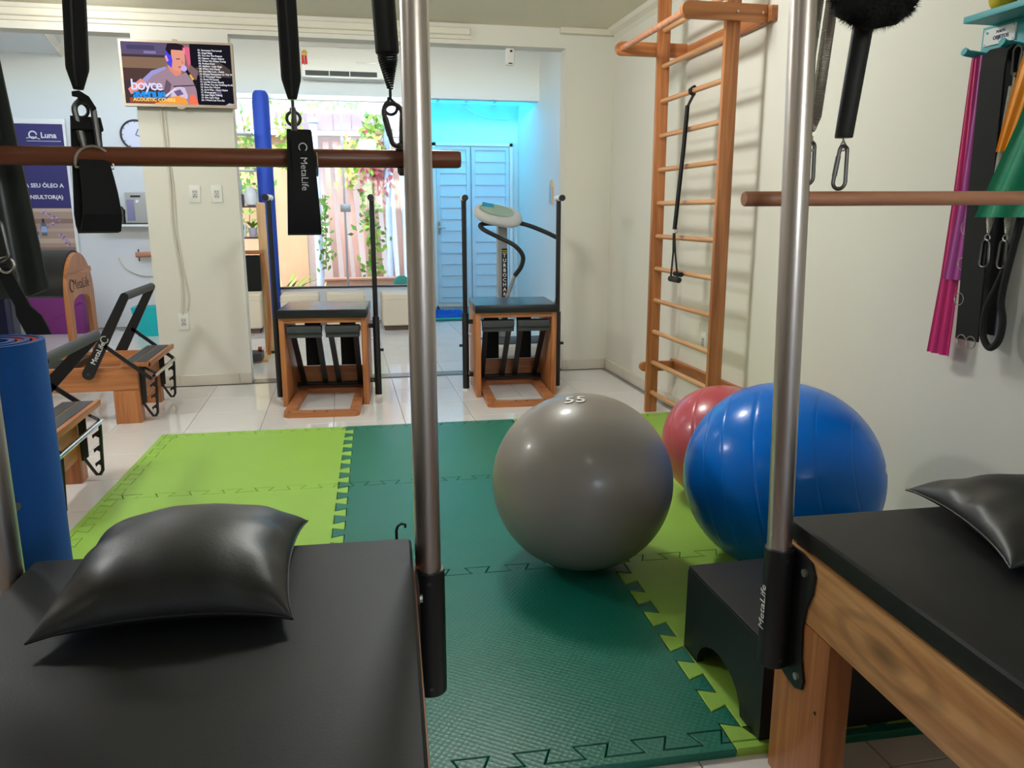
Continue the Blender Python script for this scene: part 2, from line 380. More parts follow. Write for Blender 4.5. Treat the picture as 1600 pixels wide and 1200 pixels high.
lk = obj('window_lock', MB().box(.005, .125, 9.60, 9.617, 1.27, 1.36, b=.008), ALU, wn)
tag(obj('pane_sticker', MB().box(.32, .60, 9.618, 9.622, 2.505, 2.518), WHITE, ang=0), 'small white sticker on the top frame of the garden window', 'sticker')
# window of the wall behind the camera
struct('window_2', MB().box(.6, 1.7, -2.55, -2.5, 1.35, 1.40).box(.6, 1.7, -2.55, -2.5, 2.10, 2.15).box(.6, .65, -2.55, -2.5, 1.4, 2.1).box(1.65, 1.7, -2.55, -2.5, 1.4, 2.1).box(1.13, 1.17, -2.55, -2.5, 1.4, 2.1), ALU, 'window in the wall behind the camera', 'window')

# passage with the blue metal door under a cyan sheet roof
BLUEW = pm('passage_paint', C(206, 230, 236), .6, var=(2, .03))
struct('wall_passage_back', MB().box(.93, 2.5, 10.8, 10.95, 0, 2.8), BLUEW, 'painted end wall of the passage around the blue door', 'wall')
struct('wall_passage_left', MB().box(.86, .96, 9.76, 11.6, 0, 2.6), BLUEW, 'pale wall between passage and garden', 'wall')
DOORM = pm('door_paint', C(196, 222, 236), .4)
door1 = struct('door_1', MB().box(1.22, 1.26, 10.74, 10.80, 0, 2.16).box(2.25, 2.29, 10.74, 10.80, 0, 2.16).box(1.22, 2.29, 10.74, 10.80, 2.12, 2.16).box(1.26, 2.25, 10.78, 10.80, 0, .06), WHITE, 'double louvered metal door painted pale blue in the passage', 'door')
for (x0, x1) in ((1.265, 1.715), (1.735, 2.245)):
    lf = obj('door_leaf', MB().box(x0, x0+.05, 10.755, 10.785, .06, 2.115).box(x1-.05, x1, 10.755, 10.785, .06, 2.115).box(x0+.05, x1-.05, 10.755, 10.785, 2.07, 2.115).box(x0+.05, x1-.05, 10.755, 10.785, .06, .12).box(x0+.05, x1-.05, 10.78, 10.785, .1, 2.1), DOORM, door1, ang=0)
    n = 13
    for i in range(n):
        z0 = .125+i*(1.94/n); h = 1.94/n
        obj('door_slat', MB().prism([(x0+.052, 10.779, z0+.004), (x0+.052, 10.760, z0+.004), (x0+.052, 10.774, z0+h-.006), (x0+.052, 10.779, z0+h-.006)], (x1-x0-.104, 0, 0)), DOORM, lf, ang=0)
obj('door_handle', MB().box(1.275, 1.30, 10.735, 10.756, .98, 1.14).tube([(1.288, 10.735, 1.07), (1.288, 10.70, 1.07), (1.37, 10.70, 1.07)], .009), CHROME, door1)
CY = roof_mat('cyan_sheet', (.12, .70, .78, 1))
rf = struct('roof_1', MB().box(.95, 2.37, 9.75, 9.79, 2.60, 2.64), WHITE, 'translucent cyan sheet roof over the passage', 'roof')
for i in range(5):
    x0 = .55+i*.37
    obj('roof_panel', MB().box(x0, x0+.36, 9.76, 11.0, 2.70, 2.706), CY, rf, ang=0)
    obj('roof_batten', MB().box(x0-.02, x0+.02, 9.76, 10.95, 2.66, 2.70), pm('roof_batten_paint', C(190, 220, 224), .5), rf, ang=0)
obj('roof_batten', MB().box(.55, 2.37, 10.70, 10.75, 2.64, 2.68), WHITE, rf, ang=0)
t = tag(obj('hanging_wire', MB().tube([(1.62, 10.72, 2.63), (1.75, 10.72, 2.54), (1.95, 10.72, 2.47), (2.18, 10.72, 2.46), (2.24, 10.73, 2.47)], .009, 6), WHITE), 'pale wire sagging across the wall above the blue door', 'wire')
tag(obj('door_mat', MB().box(1.0, 1.72, 9.35, 10.15, 0, .02, b=.008), pm('mat_teal', C(24, 150, 150), .9, bump=(200, .5, .004)), ang=0), 'flat teal mat lying in the passage doorway', 'mat')
b = MB()
for i in range(700):
    x = random.uniform(1.02, 1.46); y = random.uniform(9.52, 10.1); h = random.uniform(.02, .05); dx, dy = random.uniform(-.02, .02), random.uniform(-.02, .02)
    b.face([(x-.006, y, .02), (x+.006, y, .02), (x+dx, y+dy, .02+h)])
rg = thing('shaggy_rug', 'shaggy bright blue rug in front of the blue door', 'rug', (1.24, 9.8, .02))
obj('rug_base', MB().box(1.0, 1.48, 9.5, 10.12, .0205, .032, b=.005), pm('rug_blue', C(16, 90, 190), .95), rg)
o = obj('rug_pile', b, pm('rug_pile_blue', C(24, 110, 215), .95), rg, ang=0); o['kind'] = 'stuff'
sd = thing('sandals', 'dark strappy sandal left by the blue door', 'sandal', (1.16, 10.2, 0))
obj('sole', MB().box(1.08, 1.28, 10.22, 10.30, .0, .02, b=.008), RUB, sd)
obj('strap', MB().tube([(1.10, 10.22, .02), (1.11, 10.26, .09), (1.15, 10.30, .02)], .01, 6).tube([(1.18, 10.22, .02), (1.19, 10.26, .07), (1.22, 10.30, .02)], .01, 6), RUB, sd)

# ------------------------------------------------------------------ garden beyond the window
struct('ground', MB().box(-3.2, .9, 9.75, 11.9, -.05, .06), pm('garden_soil', C(120, 96, 76), .9, var=(8, .3)), 'soil of the small garden bed', 'ground')
struct('wall_garden', MB().box(-3.2, .9, 11.8, 11.95, 0, 3.6), pm('garden_wall_white', C(246, 238, 230), .8), 'pale wall at the back of the garden', 'wall')
BEI = pm('garden_beige', C(206, 166, 124), .8, var=(2, .05))
struct('wall_garden_left', MB().box(-3.2, -.46, 11.55, 11.8, 0, 2.33), BEI, 'plain beige part of the garden wall', 'wall')
PKG = pm('fence_grey_pink', C(158, 142, 148), .8, var=(4, .12))
fb = thing('board_fence', 'grey pink upright boards along the top of the garden wall', 'fence', (0, 11.5, 2.33))
x = -1.5
while x < .85:
    obj('fence_board', MB().box(x, x+.235, 11.50+random.uniform(0, .015), 11.53, 2.36, 3.35, b=.004, seg=1), PKG, fb, ang=0); x += .245
obj('fence_ledge', MB().box(-1.6, .86, 11.42, 11.56, 2.28, 2.345), pm('ledge_white', C(230, 222, 214), .7), fb, ang=0)
sl = thing('slat_screen', 'leaning pink slats with bright gaps between them in the garden', 'fence', (.2, 11.5, 0))
PSL = pm('slat_pink', C(214, 168, 150), .7, var=(3, .1))
for i in range(7):
    x = -.13+i*.155
    obj('fence_slat', MB().box(x, x+.082+.012*(i % 2), 11.50, 11.53, .36, 2.22, M=Matrix.Translation((x, 11.5, .36)) @ Matrix.Rotation(-.035-.012*(i % 3), 4, 'Y') @ Matrix.Translation((-x, -11.5, -.36)), b=.008, seg=2), PSL, sl)
BPOL = pm('pale_blue_post', C(176, 188, 204), .6)
for nm, x, r, lb in (('garden_post', -.30, .055, 'pale blue round post beside the beige garden wall'), ('garden_post', .66, .045, 'slim grey blue post standing right of the pink slats')):
    tag(obj(nm, MB().lathe([(r*1.25, .06), (r*1.25, .10), (r, .12), (r, 2.42), (r*1.3, 2.44), (r*1.3, 2.5)], (x, 11.38, 0), 14), BPOL), lb, 'post')
tag(obj('garden_kerb', MB().box(-.25, .86, 11.1, 11.25, .06, .36, b=.01).box(-.25, .86, 11.08, 11.27, .36, .39, b=.006), pm('terracotta', C(178, 128, 100), .8, var=(6, .15))), 'terracotta garden edging below the pink slats', 'kerb')
LG = [pm('leaf_green_%d' % i, c, .45, var=(9, .25)) for i, c in enumerate([C(120, 150, 40), C(84, 128, 44), C(186, 190, 96), C(150, 60, 62), C(24, 120, 96)])]
def blade(base, ang, L, wd, droop, tilt=.3, n=7):
    P = []; d = Vector((math.cos(ang), math.sin(ang), 0)); sd_ = Vector((-math.sin(ang), math.cos(ang), 0))
    for i in range(n):
        t = i/(n-1); c = Vector(base)+d*(L*tilt*t+droop*L*t*t)+Vector((0, 0, L*(t-.5*droop*t*t)))
        wv = wd*math.sin(PI*(.12+.88*t)**.8)*.5+.001
        P.append([c-sd_*wv, c+Vector((0, 0, -wv*.25)), c+sd_*wv])
    m_ = MB(); m_.sheet(P, .003); return m_
def spiky(loc, n, L, wd, mat, label, droop=.5):
    t = thing('spiky_plant', label, 'plant', loc)
    for i in range(n):
        a = 2*PI*i/n+random.uniform(-.3, .3)
        obj('leaf', blade(loc, a, L*random.uniform(.7, 1.1), wd*random.uniform(.8, 1.2), droop*random.uniform(.5, 1.3), random.uniform(.15, .5)), mat, t)
spiky((-.78, 10.55, .06), 12, .50, .05, LG[2], 'pale variegated spiky plant low at the left end of the garden window')
spiky((-.28, 10.5, .06), 11, .38, .06, LG[2], 'striped spiky plant in front of the pale blue post', .7)
spiky((-.74, 11.08, .06), 9, .50, .06, LG[0], 'yellow green leafy plant against the beige garden wall', .6)
def fern(loc, n, L, mat, label):
    t = thing('fern', label, 'plant', loc)
    for i in range(n):
        a = 2*PI*i/n+random.uniform(-.25, .25); m_ = MB(); d = Vector((math.cos(a), math.sin(a), 0)); s_ = Vector((-d.y, d.x, 0)); Ls = L*random.uniform(.75, 1.1)
        pts = [Vector(loc)+d*(Ls*.75*u)+Vector((0, 0, Ls*(1.0*u-.75*u*u))) for u in [k/9 for k in range(10)]]
        m_.tube(pts, .004, 4)
        for k in range(1, 10):
            ln = .13*math.sin(PI*(k/10)**.7)+.02
            for sg in (1, -1):
                q = pts[k]; tip = q+s_*sg*ln+d*.04-Vector((0, 0, .02)); m_.prism([q, q+d*.028, tip], (0, 0, .002))
        obj('frond', m_, mat, t, ang=0)
fern((.22, 10.4, .06), 12, .44, LG[0], 'bright green fern low at the centre right of the garden window')
fern((.46, 10.72, .06), 11, .54, LG[1], 'taller green fern near the white pillar of the passage')
b = MB()
for i in range(5):
    b.sheet([[(.74+.02*i-.05*j*0, 10.3, .42+.07*i+.02*k-.03*abs(j-1)) if False else (.66+.07*j, 10.35+.01*i, .36+.06*i-.02*abs(j-1)+.012*k) for j in range(3)] for k in range(3)], .003)
tag(obj('dark_leaf_plant', MB().ell((.74, 10.4, .38), .10, .02, .09, 14, 8).tube([(.74, 10.4, .06), (.74, 10.4, .34)], .008, 6), LG[4]), 'dark teal broad leaf at the lower right corner of the garden window', 'plant')
def vine(pts, n, spread, mats, label, size=.05):
    t = thing('climbing_vine', label, 'vine', pts[0])
    obj('vine_stem', MB().tube(pts, .006, 5), BROWN, t)
    for k, mt in enumerate(mats):
        m_ = MB()
        for i in range(n//len(mats)):
            u = random.random()*(len(pts)-1); a = int(u); q = Vector(pts[a]).lerp(Vector(pts[min(a+1, len(pts)-1)]), u-a)
            q += Vector((random.gauss(0, spread), random.uniform(-.10, .02), random.gauss(0, spread*.8))); an = random.uniform(0, 6.28); s_ = size*random.uniform(.6, 1.3)
            e1 = Vector((math.cos(an), random.uniform(-.4, .4), math.sin(an)))*s_; e2 = Vector((-math.sin(an), random.uniform(-.4, .4), math.cos(an)))*s_*.55
            m_.prism([q-e1, q-e2*.9-e1*.2, q+e1, q+e2*.9-e1*.2], (0, .002, 0))
        o = obj('foliage', m_, mt, t, ang=0); o['kind'] = 'stuff'
vine([(.42, 11.4, 2.4), (.45, 11.38, 1.9), (.38, 11.38, 1.4), (.42, 11.38, .9), (.45, 11.4, .4)], 240, .10, [LG[0], LG[1]], 'thick green vine climbing the middle of the pink slats')
vine([(.52, 11.36, 2.3), (.5, 11.36, 1.9), (.56, 11.36, 1.6)], 130, .09, [LG[3]], 'reddish vine hanging left of the grey blue post')
vine([(-.62, 11.4, 2.9), (-.66, 11.4, 2.3), (-.6, 11.4, 1.8)], 110, .09, [LG[0]], 'yellow green vine hanging beside the blue column')
vine([(-.22, 11.3, 1.5), (-.2, 11.3, 1.0), (-.22, 11.3, .5)], 90, .05, [LG[1]], 'grey green vine wrapped round the pale blue post', .04)
vine([(-.55, 11.35, 2.75), (-.1, 11.35, 2.68), (.2, 11.35, 2.72), (.5, 11.35, 2.5), (.56, 11.35, 2.2)], 60, .06, [LG[0], LG[1]], 'sparse vine strung along the top of the grey pink boards', .06)
vine([(.15, 11.4, 2.2), (.12, 11.4, 1.9), (.16, 11.4, 1.65)], 70, .06, [LG[2]], 'pale vine tuft hanging over the pink slats left of the window lock')
vine([(.40, 11.4, 2.0), (.44, 11.3, 2.15), (.5, 11.41, 2.3)], 120, .07, [LG[2], LG[0]], 'bright leafy tuft at the top right of the garden window', .045)
vine([(-1.2, 11.4, 2.5), (-1.15, 11.4, 1.8), (-1.2, 11.4, 1.1)], 140, .12, [LG[0], LG[1]], 'green creeper seen through the panes behind the white shelf')
# ================================================================== PUZZLE FLOOR MAT
def mat_mat(name, col, rough, dots):
    m_ = pm(name, col, rough, var=(3, .07)); n = m_.node_tree; L = n.links.new; b = n.nodes['Principled BSDF']
    tc = n.nodes.new('ShaderNodeTexCoord'); mp = n.nodes.new('ShaderNodeMapping'); mp.inputs['Rotation'].default_value = (0, 0, .6); L(tc.outputs['Object'], mp.inputs[0])
    v = n.nodes.new('ShaderNodeTexVoronoi'); v.inputs['Scale'].default_value = 72; v.inputs['Randomness'].default_value = .12; L(mp.outputs[0], v.inputs['Vector'])
    bu = n.nodes.new('ShaderNodeBump'); bu.inputs['Strength'].default_value = dots; bu.inputs['Distance'].default_value = .0035; L(v.outputs['Distance'], bu.inputs['Height']); L(bu.outputs[0], b.inputs['Normal'])
    return m_
LGM = mat_mat('eva_light_green', C(146, 190, 74), .5, .12)
TEA = mat_mat('eva_dark_green', C(14, 108, 90), .37, .38)
TEB = mat_mat('eva_dull_green', C(34, 114, 92), .42, .25)
MX, MY, MD, MH = -.184, 3.573, .0235, .02
mth = -.0404
mat = thing('puzzle_floor_mat', 'interlocking puzzle floor mat of light green and dark green foam tiles on the white tiles', 'mat', (0, 0, 0), mth)
def seam(n=7):
    P = [(-MD, -MD)]
    for i in range(n):
        a, c, e = (i+.27)/n, (i+.73)/n, .07/n
        P += [(-MD, a+e), (MD, a-e), (MD, c+e), (-MD, c-e)]
    return P            # (offset, along) without the end node
SM = seam()
def inset(P, d):
    A = sum(P[i-1][0]*P[i][1]-P[i][0]*P[i-1][1] for i in range(len(P)))
    sg = 1 if A > 0 else -1; Q = []
    for i in range(len(P)):
        p0, p1, p2 = Vector(P[i-1]), Vector(P[i]), Vector(P[(i+1) % len(P)])
        a = (p1-p0).normalized(); c = (p2-p1).normalized(); na = Vector((-a.y, a.x))*sg; nc = Vector((-c.y, c.x))*sg
        k = na+nc; k = k/max(.35, k.dot(na)); Q.append(p1+k*d)
    return Q
def hseam(x, y): return [(x+u, y+o) for o, u in SM]         # runs along +x from the node of column x
def vseam(x, y): return [(x+o, y+u) for o, u in SM]
def ring_tile(x, y): return hseam(x, y)+vseam(x+1, y)+[(x+1-MD, y+1-MD)]+list(reversed(hseam(x, y+1)))[:-1]+[(x-MD, y+1-MD)]+list(reversed(vseam(x, y)))[:-1]
def mat_piece(name, P, mt):
    Q = inset(P, .0014); mb = MB()
    top = inset(P, .0034)
    a = [mb.bm.verts.new((q[0], q[1], .0005)) for q in Q]; c = [mb.bm.verts.new((q[0], q[1], MH-.002)) for q in Q]; d = [mb.bm.verts.new((q[0], q[1], MH)) for q in top]
    n = len(Q)
    for r0, r1 in ((a, c), (c, d)):
        for i in range(n): mb.bm.faces.new((r0[i], r0[(i+1) % n], r1[(i+1) % n], r1[i]))
    mb.bm.faces.new(d); mb.bm.faces.new(list(reversed(a)))
    return obj(name, mb, mt, mat, local=True, ang=0)
for c in range(3):
    for r in range(3):                       # r = 0 far row
        if c == 0 and r == 2: continue
        x, y = MX-1+c, MY-r
        mt = LGM if c != 1 else (TEB if r == 0 else TEA)
        mat_piece('mat_tile', ring_tile(x, y), mt)
E_ = .052
for c in range(3):
    x, y = MX-1+c, MY+1
    mat_piece('edge_strip', hseam(x, y)+[(x+1-MD, y-MD), (x+1-MD, y+E_), (x-MD, y+E_)], LGM if c != 1 else TEB)
    if c: 
        y = MY-2
        mat_piece('edge_strip', [(x-MD if c == 1 else x+.085, y-E_), (x+1-MD, y-E_), (x+1-MD, y-MD)]+[q for q in list(reversed(hseam(x, y))) if c == 1 or q[0] > x+.12]+([] if c == 1 else [(x+.12, y-MD), (x+.085, y-MD)]), TEA)
mat_piece('edge_strip', [(MX+1-MD, MY-2-E_), (MX+1+.084, MY-2-E_), (MX+1+.084, MY-2-MD), (MX+1-MD, MY-2-MD)], LGM)
for r in range(2):
    x, y = MX-1, MY-r
    mat_piece('edge_strip', [(x-E_, y-MD if r else y-MD), (x-MD, y-MD)]+vseam(x, y)[1:]+[(x-MD, y+1-MD), (x-E_, y+1-MD)], LGM)
mat_piece('edge_strip', [(MX-1-E_, MY+1-MD), (MX-1-MD, MY+1-MD), (MX-1-MD, MY+1+E_), (MX-1-E_, MY+1+E_)], LGM)

# ================================================================== EXERCISE BALLS
def ball_mesh(R, M, seams, nu=72, nv=72):
    mb = MB(); rs = []
    ts = [PI*i/nv for i in range(1, nv)]
    for s_ in seams: ts += [PI*s_-.006, PI*s_, PI*s_+.006]
    ts = sorted(ts)
    for t in ts:
        dr = 0
        for s_ in seams:
            if abs(t-PI*s_) < 1e-6: dr = -.0012
        rs.append([M @ Vector(((R+dr)*math.sin(t)*math.cos(2*PI*j/nu), (R+dr)*math.sin(t)*math.sin(2*PI*j/nu), (R+dr)*math.cos(t))) for j in range(nu)])
    return mb.rings(rs)
def ball(label, c, R, mt, tilt, seams, sq=.985):
    t = thing('exercise_ball', label, 'exercise ball', (c[0], c[1], MH))
    M = Matrix.Translation((c[0], c[1], MH+R*sq)) @ Matrix.Diagonal((1.006, 1.006, sq, 1)) @ Euler(tilt).to_matrix().to_4x4()
    obj('ball', ball_mesh(R, M, seams), mt, t, ang=180)
    pl = MB(); pl.lathe([(.012, R-.001), (.012, R+.001), (.007, R+.0018)], (0, 0, 0), 12)
    for v in pl.bm.verts: v.co = M @ v.co
    obj('valve_plug', pl, WHITE, t)
    return t, M
def ballm(name, col, rough, coat, spec=.5): return pm(name, col, rough, spec=spec, bump=(9, .012, .01), var=(3, .05), coat=coat)
t, M = ball('large pearly grey exercise ball in the middle of the mat', (.791, 2.545), .3134, ballm('ball_grey', C(136, 128, 120), .38, .15), (-.75, -.35, .4), [.06, .94])
def on_sphere(c0, R, up, xdir, s):
    n = Vector(up).normalized(); x = Vector(xdir); x = (x-n*x.dot(n)).normalized(); y = n.cross(x)
    def fn(co):
        d = (n*R+x*co.x*s+y*co.y*s).normalized(); return Vector(c0)+d*(R+.0008+co.z)
    return fn
text('size_print', '55', .075, pm('pale_print', C(236, 230, 222), .5), t, None, fn=on_sphere((.791, 2.545, MH+.309), .3105, (-.14, -.14, 1), (.97, -.3, 0), 1), bold=.001)
ball('large glossy blue exercise ball by the right wall', (1.468, 2.386), .334, ballm('ball_blue', C(0, 116, 222), .24, .10, .22), (.9, 1.2, .2), [.2, .32, .4, .5, .6, .68, .8])
ball('smaller red pink exercise ball behind the blue ball at the foot of the wall bars', (1.576, 3.05), .2553, ballm('ball_pink', C(190, 74, 86), .3, .25), (.9, 1.1, .1), [.35, .5, .65])

# ================================================================== WALL BARS
wb = thing('wall_bars', 'tall wooden wall bars ladder on the right wall with a pull-up bar on top', 'wall bars', (1.95, 4.25, 0))
for y0, z0 in ((4.65, 0), (3.79, .021)):
    obj('upright', MB().box(1.862, 1.937, y0, y0+.03, z0, 2.52, b=.003), WZ, wb)
zs = [.13]+[.324+.1965*k for k in range(10)]+[2.29, 2.47]
for z in zs: obj('rung', MB().cyl((1.9, 3.821, z), (1.9, 4.649, z), .0145, n=14), RUNG, wb)
for y0 in (4.682, 3.757):
    P = [(2.058, y0, 2.152), (1.655, y0, 2.152)]+[(1.655-.038*math.sin(PI*i/10), y0, 2.19-.038*math.cos(PI*i/10)) for i in range(1, 10)]+[(1.655, y0, 2.228), (2.058, y0, 2.228)]
    obj('top_arm', MB().prism(P, (0, .03, 0)), WX, wb, ang=30)
    obj('bottom_arm', MB().prism([(2.058, y0, .26), (1.86, y0, .26)]+[(1.86-.03*math.sin(PI*i/8), y0, .29-.03*math.cos(PI*i/8)) for i in range(1, 8)]+[(1.86, y0, .32), (2.058, y0, .32)], (0, .03, 0)), WX, wb, ang=30)
obj('pull_up_bar', MB().cyl((1.655, 3.788, 2.19), (1.655, 4.681, 2.19), .017), WPK, wb)
obj('wall_rail', MB().box(2.058, 2.088, 3.72, 4.75, 2.15, 2.22, b=.003), WY, wb)
obj('wall_rail', MB().box(2.058, 2.088, 3.72, 4.75, .255, .325, b=.003), WY, wb)
for y0, x0 in ((3.755, 1.9), (3.755, 2.03)): obj('bolt', MB().cyl((x0, y0+.003, 2.19), (x0, y0-.004, 2.19), .006, n=10), ZINC, wb)
# strap with handle hung on a rung
hs = thing('exercise_strap', 'long black strap with a handle hanging from a rung of the wall bars', 'strap', (1.87, 4.2, 1.1))
P = [(1.905, 4.22, 1.872), (1.882, 4.22, 1.885), (1.88, 4.22, 1.905), (1.90, 4.22, 1.922), (1.918, 4.22, 1.905), (1.90, 4.222, 1.87), (1.875, 4.225, 1.82), (1.866, 4.232, 1.6), (1.85, 4.24, 1.35), (1.84, 4.25, 1.16)]
obj('strap', MB().sheet([[(x, y-.018, z), (x, y+.018, z)] for x, y, z in P], .004), BLKF, hs)
obj('strap_end', MB().sheet([[(x-.012, y-.028, z), (x-.012, y+.004, z)] for x, y, z in P[6:]], .004), BLKF, hs)
mb = MB(); ring(mb, (1.845, 4.25, 1.155), .018, .0025, (0, 1, 0)); obj('buckle', mb, ZINC, hs)
mb = MB()
for dy in (-.02, .02): mb.sheet([[(1.835+.006*k, 4.25+dy*s_-.01, z) , (1.835+.006*k, 4.25+dy*s_+.01, z)] for k, (s_, z) in enumerate(((.3, 1.14), (.7, 1.03), (2.4, .885)))], .003)
obj('handle_loop', mb, BLKF, hs)
obj('hand_grip', MB().tube([(1.85, 4.185, .88), (1.85, 4.19, .88), (1.85, 4.31, .88), (1.85, 4.315, .88)], [.012, .017, .017, .012], 12).tube([(1.868, 4.2, .91), (1.868, 4.29, .91)], .014, 10), RUB, hs)
def outlet(name, label, c, nx, w_=.065, h_=.115, mt=None):
    # wall plate at c, facing -y (nx=0) or -x (nx=1)
    t = thing(name, label, 'outlet' if 'outlet' in name else 'switch', c)
    def bx(u0, u1, z0, z1, d0, d1, bb=0):
        return MB().box(c[0]+u0, c[0]+u1, c[1]-d1, c[1]-d0, c[2]+z0, c[2]+z1, b=bb) if not nx else MB().box(c[0]-d1, c[0]-d0, c[1]+u0, c[1]+u1, c[2]+z0, c[2]+z1, b=bb)
    obj('plate', bx(-w_/2, w_/2, -h_/2, h_/2, 0, .008, .003), WHITE, t)
    obj('socket_insert', bx(-.018, .018, -.028, .028, .008, .011, .001), pm('insert_grey', C(206, 204, 196), .4), t)
    for dx, dz in ((-.008, .014), (.008, .014), (0, -.004), (-.008, -.018), (.008, -.018)):
        obj('pin_hole', bx(dx-.003, dx+.003, dz-.003, dz+.003, .0108, .0114), BLKM, t, ang=0)
outlet('wall_outlet', 'white wall outlet behind the lowest rungs of the wall bars', (2.09, 4.33, .50), 1)

# ================================================================== BLACK STEP BOX
sb = thing('step_box', 'black padded box with an arched cutout beside the leg of the right table', 'box', (1.3, 1.72, MH))
mb = MB(); P = [(.918, 1.5, .022)]
A = [(.918, 1.60, .022)]+[(.918, 1.725-.125*math.cos(PI*i/10), .022+.095*math.sin(PI*i/10)) for i in range(1, 10)]+[(.918, 1.85, .022)]
P = [(.918, 1.505, .022)]+A+[(.918, 1.935, .022), (.918, 1.93, .262)]+[(.918, 1.924, .268), (.918, 1.512, .268), (.918, 1.505, .262)]
obj('side_panel', mb.prism(P, (.02, 0, 0)), BLKM, sb, ang=20); obj('side_panel', MB().prism([(1.70, y, z) for _, y, z in P], (.02, 0, 0)), BLKM, sb, ang=20)
for y in (1.505, 1.915): obj('long_panel', MB().box(.938, 1.70, y, y+.02, .022, .262), BLKM, sb, ang=0)
obj('padded_top', MB().box(.920, 1.718, 1.507, 1.932, .262, .276, b=.006, seg=3), VINYL, sb)

# ================================================================== TRAPEZE TABLES
KNOT = wood('wood_knotty', C(190, 132, 80), C(232, 178, 122), 'y', knot=((-.0, -.33, .498), (.5, .10, .034)))
def trapeze_table(label, loc, rz, lean=0, rail_mat=WY, holes=True):
    W, Lg, ZT = .715, 2.0, .61
    t = thing('trapeze_table', label, 'exercise table', loc, rz, None)
    obj('mattress', MB().box(.004, W-.004, -Lg+.004, -.004, .562, ZT, b=.012, seg=3), VINYL, t, local=True)
    for x0 in (0, W-.03): obj('side_rail', MB().box(x0, x0+.03, -Lg, 0, .415, .56, b=.003), KNOT if x0 == 0 else WY, t, local=True)
    for y0 in (-.03, -Lg): obj('end_rail', MB().box(.03, W-.03, y0, y0+.03, .415, .56, b=.003), WX, t, local=True)
    obj('slat_base', MB().box(.03, W-.03, -Lg+.03, -.03, .54, .561), WX, t, local=True, ang=0)
    for x0 in (0, W-.055):
        for y0 in (-.2, -Lg): 
            lg = obj('leg', MB().box(x0, x0+.055, y0, y0+.2, .0, .413, b=.003), WZ, t, local=True)
            if y0 > -1 and x0 == 0: obj('bolt_hole', MB().cyl((x0-.0006, -.17, .245), (x0+.002, -.17, .245), .004, n=10), BLKM, lg, local=True)
    for sx, px in ((-1, -.027), (1, W+.027)):
        for y0 in (-.036, -Lg+.036):
            dx = lean if sx < 0 and y0 > -1 else 0
            obj('post', MB().tube([(px-dx*(z-.45), y0, z) for z in (.30, .9, 1.5, 2.12)], .0255, 28), STEEL, t, local=True)
            br = obj('post_bracket', MB().tube([(px, y0, .285), (px, y0, .287), (px, y0, .553), (px, y0, .555)], [.031, .0325, .0325, .031], 28), BLKM, t, local=True)
            yo = -1 if y0 > -1 else 1
            Y = lambda v: y0+yo*v
            P = [(Y(-.01), .27), (Y(.03), .262), (Y(.062), .258), (Y(.085), .268), (Y(.09), .29), (Y(.075), .335), (Y(.07), .40), (Y(.078), .45), (Y(.096), .49), (Y(.1), .53), (Y(.085), .553), (Y(.05), .558), (Y(-.01), .558)]
            xx = -.006 if sx < 0 else W
            obj('flange', MB().prism([(xx, a, c_) for a, c_ in P], (.006, 0, 0)), BLKM, br, local=True, ang=30)
            for (v, z) in ((.068, .525), (.068, .29)):
                obj('bolt', MB().cyl((xx-.006 if sx < 0 else xx+.006, Y(v), z), (xx if sx < 0 else xx+.012, Y(v), z), .008, n=12), STEEL, br, local=True)
            for z in (.535, .305): obj('set_screw', MB().cyl((px-.02*0, y0-.0335, z), (px, y0-.030, z), .004, n=8), GUN, br, local=True)
    ztop = 2.12
    for px in (-.027, W+.027): obj('top_rail', MB().cyl((px, -Lg, ztop), (px, 0, ztop), .0255, n=20), STEEL, t, local=True)
    for y0 in (-.012, -Lg+.036): obj('cross_rail', MB().cyl((-.06, y0, ztop-.03), (W+.06, y0, ztop-.03), .0215, n=20), STEEL, t, local=True)
    return t
TL = trapeze_table('trapeze table with the square black pillow lying on it, on the left', (-.598, 1.551, 0), math.radians(-3.2))
TR = trapeze_table('trapeze table with a knotty wooden side rail, beside the black box on the right', (.913, 1.455, 0), math.radians(-2.2), lean=.030)
text('bracket_logo', 'MetaLife', .030, WPRINT, [c for c in children(TR) if c.name.startswith('post_bracket')][0], frame((-.0602, -.037, .42), (0, 0, 1), (0, 1, 0)), local=True)
